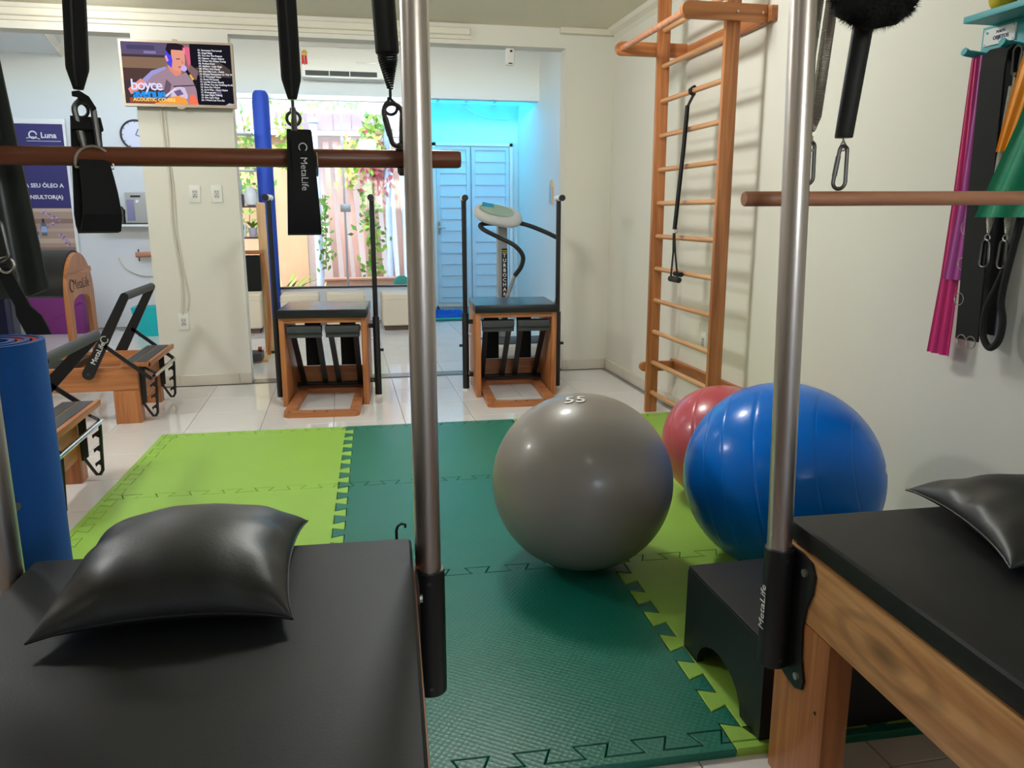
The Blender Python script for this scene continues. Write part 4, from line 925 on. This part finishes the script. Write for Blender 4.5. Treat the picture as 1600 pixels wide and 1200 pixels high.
tag(obj('blue_box', MB().box(-1.10, -1.03, 9.22, 9.3, 1.46, 1.60, b=.004), pm('box_blue', C(150, 190, 210), .5)), 'pale blue box standing on a book on the white shelf', 'box')
tag(obj('book_stack', MB().box(-1.11, -1.02, 9.21, 9.34, 1.335, 1.458, b=.003), pm('book_plum', C(80, 62, 88), .6)), 'dark plum book block under the pale blue box', 'book')
pfm = thing('photo_frame', 'small photo frame with dark shapes on the lower shelf', 'picture frame', (-1.06, 9.22, 1.0))
obj('frame', MB().box(-1.12, -1.01, 9.22, 9.235, 1.0, 1.15, b=.003), SHW, pfm); obj('print', MB().box(-1.105, -1.06, 9.218, 9.2205, 1.02, 1.07).box(-1.08, -1.03, 9.218, 9.2205, 1.08, 1.13), DPRINT, pfm, ang=0)
pp = thing('potted_plant', 'small green plant in a pale pot on the lower shelf', 'plant', (-.945, 9.26, 1.0))
obj('pot', MB().lathe([(.035, 0), (.05, .1), (.052, .1), (.04, .09)], (-.945, 9.26, 1.0), 16), pm('pot_lilac', C(190, 180, 194), .6), pp)
for i in range(9): obj('leaf', blade((-.945, 9.26, 1.09), i*.7, .11, .035, .5, .5, 5), LG[0], pp)

# ================================================================== AIR CONDITIONER, SENSOR, SWITCHES, CABLES
ac = thing('air_conditioner', 'white wall air conditioner above the garden window', 'air conditioner', (.12, 9.5, 2.67))
obj('body', MB().box(-.345, .58, 9.40, 9.6, 2.70, 3.03, b=.03, seg=3), WHITE, ac); obj('air_slot', MB().box(-.30, .47, 9.392, 9.42, 2.725, 2.775), BLKM, ac, ang=0)
obj('flap', MB().box(-.30, .50, 9.385, 9.41, 2.70, 2.722, b=.004), WHITE, ac)
for x in (-.05, .17): obj('vane', MB().box(x, x+.008, 9.388, 9.4, 2.725, 2.775), WHITE, ac, ang=0)
obj('trim_line', MB().box(.25, .46, 9.397, 9.402, 2.865, 2.872), CHROME, ac, ang=0)
rb = thing('award_ribbon', 'small red and gold ribbon stuck on the left of the air conditioner', 'ribbon', (-.30, 9.39, 2.9))
RED = pm('ribbon_red', C(200, 30, 40), .6)
obj('rosette', MB().lathe([(.0, 0), (.03, .0), (.03, .008), (.0, .012)], (-.30, 9.395, 2.95), 14, M=Matrix.Rotation(PI/2, 4, 'X')), pm('gold', C(200, 160, 50), .4), rb)
for dx in (-.02, .012): obj('ribbon_tail', MB().prism([(-.30+dx-.01, 9.394, 2.93), (-.30+dx+.012, 9.394, 2.93), (-.30+dx+.016, 9.394, 2.83), (-.30+dx, 9.394, 2.845), (-.30+dx-.014, 9.394, 2.825)], (0, .003, 0)), RED, rb, ang=0)
sn = thing('motion_sensor', 'white motion sensor hanging at the top right of the wide opening', 'sensor', (1.30, 6.2, 2.4))
obj('housing', MB().box(1.265, 1.335, 6.17, 6.22, 2.335, 2.46, b=.02, seg=3), WHITE, sn); obj('lens', MB().ell((1.305, 6.172, 2.435), .012, .006, .009, 12, 6), BLKM, sn); obj('lens', MB().box(1.285, 1.315, 6.168, 6.175, 2.345, 2.352), BLKM, sn, ang=0)
th = thing('wall_thermometer', 'pointed wooden thermometer hanging on the white passage wall', 'thermometer', (2.37, 8.95, 1.45))
obj('board', MB().prism([(2.345, 8.89, 1.36), (2.345, 9.01, 1.36), (2.345, 9.01, 1.54), (2.345, 8.95, 1.62), (2.345, 8.89, 1.54)], (.025, 0, 0)), WLT, th, ang=0)
obj('scale', MB().box(2.341, 2.345, 8.915, 8.985, 1.375, 1.53), pm('scale_blue', C(150, 190, 220), .5), th, ang=0)
tag(obj('wall_sticker', MB().box(2.366, 2.37, 8.35, 8.60, 1.70, 1.725), pm('sticker_teal', C(70, 190, 180), .5), ang=0), 'tiny teal sticker strip on the white passage wall', 'sticker')
outlet('light_switch', 'white switch plate on the pillar below the television, the one nearer the cable', (-1.0, 6.12, 1.387), 0, .075, .12)
outlet('light_switch', 'white switch plate on the pillar below the television, near the opening edge', (-.853, 6.12, 1.388), 0, .075, .12)
outlet('wall_outlet', 'white double outlet low on the pillar with a cable plugged in', (-1.15, 6.12, .478), 0, .072, .12)
WIRE = pm('cable_white', C(214, 208, 194), .5)
tag(obj('cable', MB().tube(smooth([(-1.175, 6.108, 1.97), (-1.172, 6.11, 1.75), (-1.158, 6.11, 1.5), (-1.165, 6.11, 1.2), (-1.150, 6.11, .95), (-1.135, 6.11, .75), (-1.152, 6.105, .53)]), .0055, 7), WIRE), 'cream cable running down the pillar into the low outlet', 'cable')
tag(obj('cable', MB().tube(smooth([(-1.150, 6.112, 1.97), (-1.148, 6.112, 1.7), (-1.140, 6.112, 1.4), (-1.142, 6.112, 1.1), (-1.12, 6.112, .85), (-1.10, 6.112, .66), (-1.118, 6.112, .56)]), .004, 6), WIRE), 'thinner cream cable looping beside the outlet cable on the pillar', 'cable')

# ================================================================== TELEVISION
tv = thing('television', 'flat television on the pillar showing a man playing guitar', 'television', (-1.03, 6.06, 2.17))
tx0, tx1, tz0, tz1, ty = -1.392, -.668, 1.962, 2.386, 6.045
obj('housing', MB().box(tx0, tx1, ty, ty+.04, tz0, tz1, b=.006), pm('tv_back', C(60, 58, 56), .5), tv)
BEZ = pm('tv_bezel', C(186, 170, 150), .4, .3)
b = 0.014
obj('bezel', MB().box(tx0, tx1, ty-.008, ty, tz1-b, tz1).box(tx0, tx1, ty-.008, ty, tz0, tz0+b*1.3).box(tx0, tx0+b, ty-.008, ty, tz0+b*1.3, tz1-b).box(tx1-b, tx1, ty-.008, ty, tz0+b*1.3, tz1-b), BEZ, tv, ang=0)
obj('logo_tab', MB().prism([(-1.06, ty-.006, tz0), (-1.0, ty-.006, tz0), (-1.02, ty-.006, tz0-.012), (-1.04, ty-.006, tz0-.012)], (0, .02, 0)), BEZ, tv, ang=0)
obj('wall_mount', MB().box(-1.16, -.90, ty+.04, 6.12, 2.05, 2.30).box(-1.06, -1.03, ty+.03, ty+.06, tz1, tz1+.018), BEZ, tv, ang=0)
def drawing(name, layers, O, X, Z, parent, nrm, step, maker):
    # flat print made of stacked colour shapes; O = top left corner, X right, Z down, nrm towards the viewer
    cols = []; mb = MB()
    for k, (pts, col) in enumerate(layers):
        if col not in cols: cols.append(col)
        mb.mi = cols.index(col); q = Vector(O)+Vector(nrm)*(k*step)
        fc = mb.bm.faces.new([mb.bm.verts.new(q+Vector(X)*u+Vector(Z)*v) for u, v in pts]); fc.material_index = mb.mi
    me = bpy.data.meshes.new(name); mb.bm.to_mesh(me); mb.bm.free()
    for c in cols: me.materials.append(maker(c))
    return obj(name, me, None, parent)
def circ(cx, cy, rx, ry, n=18, a0=0, a1=2*PI): return [(cx+rx*math.cos(a0+(a1-a0)*i/n), cy+ry*math.sin(a0+(a1-a0)*i/n)) for i in range(n if a1-a0 > 6.2 else n+1)]
def R4(a, b_, c, d): return [(a, b_), (c, b_), (c, d), (a, d)]
px = lambda L: [((x-130)/1330., (y-115)/755.) for x, y in L]
scr = [(R4(0, 0, 1, 1), (66, 54, 58)), (R4(0, 0, .45, .2), (92, 80, 112)), (R4(.05, .05, .3, .12), (70, 66, 96)), (R4(.2, .14, .31, .18), (130, 116, 160)), (R4(0, .24, .42, .42), (128, 102, 84)), (R4(0, .42, .4, .62), (78, 58, 56)), (R4(.42, 0, .66, .62), (128, 98, 100)), (px([(880, 150), (960, 160), (975, 400), (930, 420)]), (214, 96, 126)),
       (R4(.62, 0, 1, 1), (24, 22, 30)), (px([(980, 420), (1280, 310), (1440, 420), (1440, 520), (1000, 500)]), (74, 64, 60)), (px([(940, 360), (1040, 450), (1010, 560), (920, 520)]), (120, 96, 96)),
       (px([(180, 690), (330, 590), (470, 470), (650, 400), (800, 500), (900, 470), (960, 560), (1000, 680), (1010, 870), (620, 870), (600, 700), (400, 640), (300, 700)]), (152, 128, 142)),
       (px([(640, 560), (700, 620), (660, 760), (600, 870), (560, 870), (600, 700)]), (104, 82, 98)), (px([(350, 570), (470, 460), (640, 405), (650, 430), (480, 520), (400, 600)]), (150, 146, 204)),
       (px([(170, 690), (330, 560), (390, 600), (300, 700), (200, 760)]), (214, 140, 130)), (px([(660, 380), (840, 460), (820, 500), (760, 520), (700, 460)]), (214, 132, 112)),
       (px([(665, 170), (700, 130), (800, 125), (880, 150), (890, 300), (880, 400), (820, 460), (760, 450), (690, 400), (660, 320)]), (216, 146, 128)), (px([(665, 180), (720, 190), (735, 330), (720, 420), (680, 380), (650, 320)]), (72, 70, 214)), (px([(645, 280), (668, 260), (690, 330), (665, 345)]), (212, 150, 190)),
       (px([(660, 190), (690, 120), (780, 110), (880, 135), (900, 190), (870, 200), (730, 195), (720, 270), (690, 240)]), (36, 26, 36)), (px([(870, 160), (900, 180), (895, 250), (878, 240)]), (232, 130, 150)), (px([(780, 300), (830, 298), (830, 312), (785, 314)]), (120, 70, 66)), (px([(800, 400), (850, 395), (845, 410), (805, 414)]), (150, 74, 76)), (px([(850, 310), (872, 360), (850, 366)]), (196, 116, 98)),
       (px([(700, 690), (780, 640), (860, 660), (890, 760), (880, 800), (680, 790)]), (198, 184, 210)), (px([(720, 710), (800, 680), (840, 740), (760, 770)]), (110, 90, 130)),
       (px([(920, 740), (970, 740), (1020, 870), (900, 870)]), (234, 110, 84)), (px([(480, 855), (580, 830), (700, 775), (780, 765), (850, 790), (880, 830), (890, 872), (480, 872)]), (232, 150, 62)), (px([(600, 770), (740, 660), (750, 675), (630, 780)]), (214, 204, 226)), (px([(180, 800), (400, 780), (600, 830), (480, 860), (180, 860)]), (150, 78, 54)),
       (px([(870, 440), (900, 420), (1020, 600), (1000, 620)]), (30, 26, 30)), (px([(925, 500), (945, 490), (985, 550), (960, 565)]), (224, 172, 74)), (circ((868-130)/1330, (420-115)/755, .028, .05), (190, 170, 226)), (px([(720, 640), (1000, 620), (1000, 632), (725, 655)]), (60, 44, 56)), (px([(1330, 880), (1400, 840), (1440, 850), (1490, 830), (1500, 860), (1380, 872)]), (170, 166, 176)), (px([(1220, 700), (1300, 690), (1320, 740), (1230, 750)]), (96, 84, 110))]
ecache = {}
def em(c):
    if c not in ecache: ecache[c] = emit('screen_%d_%d_%d' % c, C(*c), .95)
    return ecache[c]
sx0, sx1, sz1, sz0 = tx0+b, tx1-b, tz1-b, tz0+b*1.3
sc_ = drawing('screen', scr, (sx0, ty-.0005, sz1), (sx1-sx0, 0, 0), (0, 0, sz0-sz1), tv, (0, -1, 0), .00012, em)
def scr_text(name, body, u, v, size, col, align='LEFT', **k):
    return text(name, body, size, em(col), tv, frame((sx0+(sx1-sx0)*u, ty-.0065, sz1+(sz0-sz1)*v), (1, 0, 0), (0, 0, 1)), align, ext=.0001, **k)
scr_text('screen_title', 'boyce', .055, .70, .098, (216, 212, 250), bold=.0012, space=.84)
scr_text('screen_title', 'avenue', .07, .84, .088, (38, 140, 222), bold=.0022, space=.82)
scr_text('screen_title', 'ACOUSTIC COVERS', .07, .935, .030, (250, 214, 120), bold=.0008)
lst = ['01. Someone You Loved', '02. Angel Baby', '03. You Are The Reason', '04. Heaven - Bryan Adams', '05. When We Were Young', '06. Perfect Duet', '07. Shallow - Lady Gaga', '08. What I Am Ready', '09. Send My Love - Adele', '10. Always Remember Us This Way', '11. A Thousand Years', '12. Road Of Queen', '13. Let Me Down Slowly', '14. When You Say Nothing At All', '15. How Do I Know', '16. As It Was - Harry Styles', '17. Photograph', '18. Late Night Talking', '19. We Can\'t Stop', '20. I Won\'t Let You Go']
scr_text('screen_list', '\n'.join(lst), .695, .51, .0155, (236, 236, 244), line=1.09, bold=.0003)

# ================================================================== LEFT BACK ROOM
pl = thing('banner', 'purple poster banner with white lettering and lavender picture in the back room', 'poster', (-3.1, 9.55, .4))
obj('banner_sheet', MB().box(-3.42, -2.83, 9.555, 9.562, .40, 2.175), pm('banner_purple', C(46, 40, 102), .55), pl, ang=0)
obj('top_bar', MB().box(-3.43, -2.80, 9.545, 9.575, 2.175, 2.235, b=.008), WHITE, pl); obj('side_edge', MB().box(-2.83, -2.805, 9.55, 9.57, .4, 2.175), WHITE, pl, ang=0)
rnd = random.Random(5)
lay = [(R4(0, 0, 1, 1), (172, 146, 128))]
for i in range(9): v = i/9+rnd.uniform(-.02, .02); lay.append((R4(0, v, 1, v+.035+.02*(i % 2)), [(196, 172, 150), (140, 112, 98), (186, 160, 142)][i % 3]))
for cx, cy, dx, dy in ((.62, .04, .03, .02), (.55, .24, .035, -.015), (.86, .3, .02, .03)):
    for i in range(16):
        u, v = cx-.12+i*dx*.55+rnd.uniform(-.025, .025), cy+i*dy*.3+rnd.uniform(-.015, .015); lay.append((circ(u, v, .022, .011, 7), [(168, 130, 180), (196, 164, 206), (128, 92, 140)][i % 3]))
for u, h in ((.36, .10), (.5, .0), (.68, .38), (.84, .38)):
    v0 = .12+h; lay += [(R4(u-.02, v0, u+.02, v0+.06), (38, 30, 34)), (R4(u-.045, v0+.05, u+.045, v0+.2), (96, 104, 110)), (R4(u-.045, v0+.09, u+.045, v0+.16), (150, 176, 214))]
pmc = {}
def pr(c):
    if c not in pmc: pmc[c] = pm('print_%d_%d_%d' % c, C(*c), .6)
    return pmc[c]
drawing('banner_picture', lay, (-3.42, 9.5545, 1.31), (.59, 0, 0), (0, 0, -.91), pl, (0, -1, 0), .0001, pr)
text('banner_logo', 'Luna', .080, WPRINT, pl, frame((-2.935-.04, 9.554, 2.06), (1, 0, 0), (0, 0, 1)), bold=.002)
mb = MB(); mb.tube([(-3.125+.036*math.cos(a), 9.553, 2.065+.036*math.sin(a)) for a in [k*.45 for k in range(14)]], .008, 5); mb.tube([(-3.19, 9.553, 2.03), (-3.13, 9.553, 2.045), (-3.06, 9.553, 2.022)], .005, 5); obj('logo_mark', mb, WPRINT, pl)
obj('logo_line', MB().box(-3.19, -2.86, 9.5525, 9.5545, 2.0, 2.005), WPRINT, pl, ang=0)
text('banner_lettering', 'IRA SEU ÓLEO A', .058, WPRINT, pl, frame((-2.885, 9.554, 1.545), (1, 0, 0), (0, 0, 1)), 'RIGHT', bold=.0016)
text('banner_lettering', 'CONSULTOR(A)', .056, WPRINT, pl, frame((-2.90, 9.554, 1.425), (1, 0, 0), (0, 0, 1)), 'RIGHT', bold=.0016)
ck = thing('wall_clock', 'round wall clock half hidden by the pillar', 'clock', (-2.12, 9.6, 2.085))
Mx = Matrix.Rotation(PI/2, 4, 'X')
obj('rim', MB().tube([(-2.12+.15*math.cos(2*PI*i/36), 9.58, 2.085+.15*math.sin(2*PI*i/36)) for i in range(36)], .011, 8, closed=True), DRUB, ck)
fcx = obj('face', MB().lathe([(.148, 0), (.148, .02)], (-2.12, 9.6, 2.085), 36, M=Mx), pm('clock_face', C(222, 222, 236), .4), ck, ang=30)
for i in range(12):
    a = i*PI/6; c, s_ = math.cos(a), math.sin(a); obj('hour_mark', MB().tube([(-2.12+.125*c, 9.578, 2.085+.125*s_), (-2.12+.140*c, 9.578, 2.085+.140*s_)], .004, 5), BLKM, fcx)
for dx, dz in ((.03, .06), (.05, -.02)): obj('hand', MB().tube([(-2.12, 9.577, 2.085), (-2.12+dx, 9.577, 2.085+dz)], .004, 5), BLKM, ck)
tag(obj('wall_shelf', MB().box(-2.55, -1.85, 9.36, 9.6, 1.115, 1.14, b=.003), WHITE), 'white wall shelf under the grey appliance in the back room', 'shelf')
ap = thing('coffee_machine', 'small grey appliance with a knob on the white wall shelf', 'appliance', (-2.15, 9.45, 1.14))
obj('body', MB().box(-2.25, -1.95, 9.38, 9.56, 1.15, 1.475, b=.012), pm('appliance_grey', C(172, 172, 164), .4), ap)
obj('front_panel', MB().box(-2.235, -2.16, 9.372, 9.381, 1.18, 1.40, b=.003), pm('panel_lilac', C(130, 126, 160), .3), ap); obj('knob', MB().lathe([(.018, 0), (.015, .015)], (-2.125, 9.38, 1.38), 14, M=Mx), WHITE, ap)
obj('display', MB().box(-2.19, -2.09, 9.374, 9.381, 1.425, 1.445), BLKM, ap, ang=0); obj('base', MB().box(-2.27, -1.95, 9.37, 9.57, 1.14, 1.152), BLKM, ap, ang=0)
tag(obj('cup', MB().lathe([(.03, 0), (.032, .11), (.036, .11), (.036, .15), (.02, .17), (.008, .19)], (-2.30, 9.42, 1.14), 14), GUN), 'small dark lidded cup beside the grey appliance', 'cup')
t = thing('wall_dowel', 'short wooden dowel sticking out at the pillar edge in the back room', 'dowel', (-2.1, 9.5, .8))
obj('dowel', MB().cyl((-2.22, 9.5, .81), (-1.8, 9.5, .81), .03, n=16), WPK, t); obj('peg', MB().cyl((-2.19, 9.5, .74), (-2.19, 9.5, .87), .008, n=8), GUN, t)
tag(obj('wall_cable', MB().tube(smooth([(-2.42, 9.58, .78), (-2.36, 9.58, .66), (-2.2, 9.58, .58), (-2.0, 9.58, .575)]), .008, 6), WIRE), 'thin pale cord sagging on the wall below the wooden dowel', 'cord')
tag(obj('foam_block', MB().prism([(-2.11, 8.8, 0), (-1.84, 8.8, 0), (-1.86, 8.8, .30), (-2.16, 8.8, .30)], (0, .25, 0)), pm('teal_foam', C(0, 176, 180), .6), ang=0), 'bright turquoise foam block on the floor beside the pillar', 'block')
pbx = thing('foam_cube', 'purple foam cube on the floor below the banner', 'foam cube', (-2.95, 9.3, 0))
PUR = pm('purple_vinyl', C(120, 36, 112), .5, var=(3, .1))
obj('cube', MB().box(-3.30, -2.715, 9.15, 9.54, 0, .44, b=.012), PUR, pbx); obj('seam', MB().tube([(-3.2, 9.148, .08), (-2.9, 9.147, .22), (-2.72, 9.148, .34)], .004, 5), PUR, pbx)

# ================================================================== LEFT FOREGROUND
rl = thing('rolled_mat', 'blue foam mat with red inside rolled up and standing beside the left table', 'rolled mat', (-.815, 1.97, 0))
BRL = pm('roll_blue', C(0, 82, 158), .8, bump=(500, .3, .001), var=(60, .1)); RRD = pm('roll_red', C(170, 54, 40), .85)
sp_o = []; sp_i = []
for i in range(97):
    a = i/96*2*PI*3.2; r = .132-.030*a/(2*PI); sp_o.append((r*math.cos(a+2.2), r*math.sin(a+2.2))); sp_i.append(((r-.012)*math.cos(a+2.2), (r-.012)*math.sin(a+2.2)))
def spiral(A, B, z0, z1, mt, nm):
    mb = MB(); V = lambda p, z: mb.bm.verts.new((p[0]-.788, p[1]+1.97, z))
    a0, a1, b0, b1 = [V(p, z0) for p in A], [V(p, z1) for p in A], [V(p, z0) for p in B], [V(p, z1) for p in B]; q = mb.bm.faces.new
    for i in range(len(A)-1):
        q((a0[i], a0[i+1], a1[i+1], a1[i])); q((b0[i+1], b0[i], b1[i], b1[i+1])); q((a1[i], a1[i+1], b1[i+1], b1[i])); q((a0[i+1], a0[i], b0[i], b0[i+1]))
    q((a0[0], a1[0], b1[0], b0[0])); q((a1[-1], a0[-1], b0[-1], b1[-1]))
    return obj(nm, mb, mt, rl)
spiral(sp_o, sp_i, 0, .968, BRL, 'blue_layer')
sp_m = [(x*(1-.0125/math.hypot(x, y)), y*(1-.0125/math.hypot(x, y))) for x, y in sp_o]; sp_n = [(x*(1-.024/math.hypot(x, y)), y*(1-.024/math.hypot(x, y))) for x, y in sp_o]
spiral(sp_m[:66], sp_n[:66], .001, .966, RRD, 'red_layer')
bn = thing('waste_bin', 'grey green bin with a dark lid between the steel post and the blue roll', 'bin', (-.80, 1.725, 0))
BING = pm('bin_green', C(104, 124, 108), .5)
obj('bin_body', MB().lathe([(.075, 0), (.085, .58), (.088, .60), (.08, .60), (.07, .02)], (-.80, 1.725, 0), 28), BING, bn)
obj('bin_lid', MB().box(-.91, -.70, 1.64, 1.80, .628, .642, b=.004).lathe([(.08, .60), (.082, .628)], (-.80, 1.725, 0), 24), DRUB, bn)
bd = thing('leaning_board', 'greyish white board standing behind the blue roll', 'board', (-1.1, 2.36, 0))
obj('board', MB().box(-1.5, -.852, 2.34, 2.37, 0, 1.25, b=.003), pm('board_lilac', C(150, 150, 164), .5), bd); obj('board_edge', MB().box(-.852, -.840, 2.338, 2.372, 0, 1.25), WHITE, bd, ang=0)
tag(obj('navy_mat', MB().box(-1.25, -.862, 2.285, 2.325, 0, 1.22, b=.006), pm('navy', C(22, 24, 70), .6)), 'dark navy mat standing in front of the greyish board at the left edge', 'mat')
dr = thing('hanging_sling', 'glossy dark grey fabric sling hanging down at the left edge', 'sling', (-.76, 1.72, 1.1))
G = []
for i in range(25):
    q = i/24; z = 2.05-.965*q; row = []
    for j in range(33):
        v = j/32; x = -.995+(.337+.082*q)*v; fold = .022*math.sin(v*15+.7*q)+.012*math.sin(v*29+2*q)
        row.append((x, 1.74+fold*(.5+.5*q)+.05*(v-.5)**2, z+.028*(v-.55)**2*q*4 - .012*math.sin(v*9)*q*q))
    G.append(row)
obj('fabric', MB().sheet(G, .003), pm('sling_fabric', C(50, 54, 52), .36, bump=(30, .1, .004)), dr, ang=80)
hc = thing('hanging_strap', 'black strap with a snap hook hanging in front of the grey sling', 'strap', (-.61, 1.66, 1.1))
obj('strap', MB().sheet([[(-.622+.045*k/6-.016-.007*(k > 4), 1.665-.002*k, 1.15-.018*k), (-.622+.045*k/6+.012+.010*(k > 4), 1.66-.002*k, 1.15-.018*k)] for k in range(8)], .004), BLKF, hc)
mb = MB(); ring(mb, (-.614, 1.655, 1.155), .014, .0025, (1, 0, 0)); obj('metal_ring', mb, ZINC, hc); carabiner(hc, (-.620, 1.65, 1.235), .075, .010, .015, .004)

# ================================================================== RACK ON THE RIGHT WALL
TEAL = pm('teal_paint', C(38, 150, 158), .5)
rk = thing('wall_rack', 'teal wall rack with a shelf and pegs, labelled for objects', 'rack', (2.05, 2.0, 1.8))
obj('shelf_board', MB().box(1.955, 2.09, 1.4, 2.335, 1.832, 1.852, b=.003), TEAL, rk); obj('back_board', MB().box(2.065, 2.09, 1.4, 2.372, 1.74, 1.832), TEAL, rk, ang=0)
for y in (2.352, 2.20, 2.06, 1.92): obj('peg', MB().tube([(2.09, y, 1.742), (2.0, y, 1.75), (1.985, y, 1.755)], [.011, .011, .013], 12), TEAL, rk)
sg = obj('label_plate', MB().box(2.060, 2.065, 2.235, 2.36, 1.772, 1.822), WPRINT, rk, ang=0)
NAVY = pm('navy_print', C(40, 44, 90), .6)
text('label_text', 'PORTA', .011, NAVY, sg, frame((2.0595, 2.292, 1.808), (0, -1, 0), (0, 0, 1)), bold=.0004); text('label_text', 'OBJETOS', .0155, NAVY, sg, frame((2.0595, 2.290, 1.791), (0, -1, 0), (0, 0, 1)), bold=.0006)
obj('label_mark', MB().ell((2.0595, 2.346, 1.811), .001, .006, .004, 10, 6), TEAL, sg)
for y, z in ((2.354, 1.817), (2.354, 1.777), (2.241, 1.817), (2.241, 1.777)): obj('label_screw', MB().ell((2.0595, y, z), .001, .0022, .0022, 8, 5), GUN, sg)
for k, (y, z) in enumerate(((2.31, 1.75), (2.27, 1.752))): pass
YB = pm('ball_yellow', C(196, 170, 30), .45, bump=(60, .2, .003))
tag(obj('small_ball', MB().ell((2.02, 2.245, 1.892), .046, .046, .042, 20, 14), YB, ang=180), 'small yellow massage ball on the left end of the teal shelf', 'ball')
tag(obj('small_ball', MB().ell((2.02, 2.155, 1.888), .036, .036, .036, 20, 14), pm('ball_white', C(214, 208, 204), .5), ang=180), 'small white ball beside the yellow ball on the teal shelf', 'ball')
tag(obj('small_ball', MB().ell((2.02, 2.075, 1.892), .04, .04, .04, 20, 14), pm('ball_plum', C(150, 50, 110), .5), ang=180), 'small plum ball at the picture edge on the teal shelf', 'ball')
def band(name, label, cat, rows, mt, th=.003, n=12, folds=2.5, amp=.006, xx=2.03):
    # rows: (z, y_left, y_right, x)
    G = []
    for z, y0, y1, x in rows:
        G.append([(x+amp*math.sin(folds*2*PI*j/n)*min(1, abs(y1-y0)/.05), y0+(y1-y0)*j/n, z) for j in range(n+1)])
    t = thing(name, label, cat, (xx, rows[0][1], rows[-1][0])); obj('fabric', MB().sheet(G, th), mt, t, ang=80); return t
MAG = pm('band_magenta', C(196, 34, 112), .4); PUR2 = pm('band_purple', C(168, 70, 150), .35); ORG = pm('band_orange', C(236, 150, 12), .4); GRN = pm('band_green', C(0, 128, 92), .4)
band('exercise_band', 'long magenta exercise band hanging at the left of the teal rack', 'exercise band', [(1.74, 2.367, 2.335, 2.03), (1.6, 2.372, 2.33, 2.03), (1.317, 2.381, 2.32, 2.03), (1.03, 2.397, 2.314, 2.03), (.765, 2.424, 2.32, 2.03)], MAG)
band('exercise_band', 'shorter purple exercise band hanging in front of the magenta one', 'exercise band', [(1.735, 2.315, 2.265, 2.012), (1.6, 2.318, 2.26, 2.012), (1.316, 2.329, 2.258, 2.012), (1.028, 2.362, 2.265, 2.012)], PUR2)
kl = thing('loop_strap', 'wide black strap with metal rings folded over a peg of the teal rack', 'strap', (2.0, 2.28, .8))
Pz = [(2.052, .86), (2.05, 1.3), (2.045, 1.69), (2.03, 1.732), (2.005, 1.742), (1.985, 1.725), (1.98, 1.67), (1.985, 1.3), (1.995, .84)]
obj('band', MB().sheet([[(x, 2.222+(1.76-z)*-.012+dy, z) for dy in (.044, 0, -.052)] for x, z in Pz], .006), BLKF, kl, ang=60)
for z, y in ((1.20, 2.262), (1.085, 2.258), (.97, 2.256), (.835, 2.225), (.835, 2.185)):
    mb = MB(); ring(mb, (1.99, y, z), .02, .002, (0, 1, 0)); obj('metal_ring', mb, ZINC, kl)
for k, (y, lb) in enumerate(((2.162, 'white coil spring on the teal rack next to the wide black strap'), (2.092, 'white coil spring on the teal rack behind the orange band'))):
    t = thing('coil_spring', lb, 'spring', (2.0, y, 1.1))
    obj('coil', helix((2.0, y-.01, 1.62), (1.985, y+.0, 1.185), .011, .0036, .0015, n=10, m=4, taper=.04), pm('spring_white', C(206, 202, 190), .4, .4), t)
    mb = MB(); ring(mb, (1.985, y, 1.172), .010, .002, (0, 1, 0)); mb.tube([(2.0, y-.01, 1.62), (2.0, y-.01, 1.66)], .004, 6); obj('end_hook', mb, ZINC, t)
    carabiner(t, (1.982, y, 1.165), .085, .014, .018, .0035, ax=(0, 1, 0)); carabiner(t, (2.0, y-.012, 1.735), .085, .016, .012, .0035, ax=(0, 1, 0))
G = [[(1.965+.006*math.sin(j*1.3), 2.185-.012*i-(.10+.008*i)*0-.045*j/2*(1-.06*i)+.03*(i/7), 1.735-.045*i-.006*math.sin(j)) for j in range(5)] for i in range(8)]
band('exercise_band', 'orange exercise band draped over the teal rack at the right edge', 'exercise band', [(1.76, 2.08, 1.98, 1.985), (1.70, 2.098, 2.0, 1.972), (1.59, 2.122, 2.03, 1.968), (1.5, 2.14, 2.062, 1.968), (1.43, 2.153, 2.092, 1.968)], ORG, n=14)
band('exercise_band', 'green exercise band draped over the teal rack, below the orange one', 'exercise band', [(1.74, 2.0, 1.88, 1.96), (1.6, 2.03, 1.87, 1.948), (1.5, 2.06, 1.87, 1.944), (1.348, 2.128, 1.9, 1.942), (1.235, 2.178, 1.95, 1.942)], GRN, n=16, folds=2, amp=.012)
lp = thing('rope_loop', 'black padded rope loop hanging below the green band on the right wall', 'strap', (1.98, 2.2, .8))
obj('rope', MB().tube(smooth([(2.0, 2.045, 1.35), (1.995, 2.07, 1.15), (1.99, 2.105, 1.03), (1.985, 2.133, .95), (1.985, 2.132, .87), (1.985, 2.10, .832), (1.985, 2.068, .86), (1.985, 2.062, .92), (1.985, 2.078, .99), (1.985, 2.062, 1.12), (1.995, 2.03, 1.35)]), .0105, 10), BLKF, lp)

# ================================================================== CEILING LAMPS
LP = emit('led_panel', (1, .96, .9, 1), 3.2)
nm = {0: 'above the mat', 1: 'above the reformers', 2: 'by the top of the television pillar', 3: 'near the window behind the camera', 4: 'at the near left', 5: 'in the reception', 6: 'in the back room over the barrel'}
for i, (x, y, z, e) in enumerate(LAMPS):
    t = thing('ceiling_lamp', 'square white ceiling lamp '+nm[i], 'lamp', (x, y, z)); zt = 2.6 if y < 6 else (3.15 if i == 5 else 2.88)
    obj('frame', MB().box(x-.16, x+.16, y-.16, y+.16, zt-.012, zt, b=.002), WHITE, t, ang=0); obj('diffuser', MB().box(x-.145, x+.145, y-.145, y+.145, zt-.016, zt-.012), LP, t, ang=0)
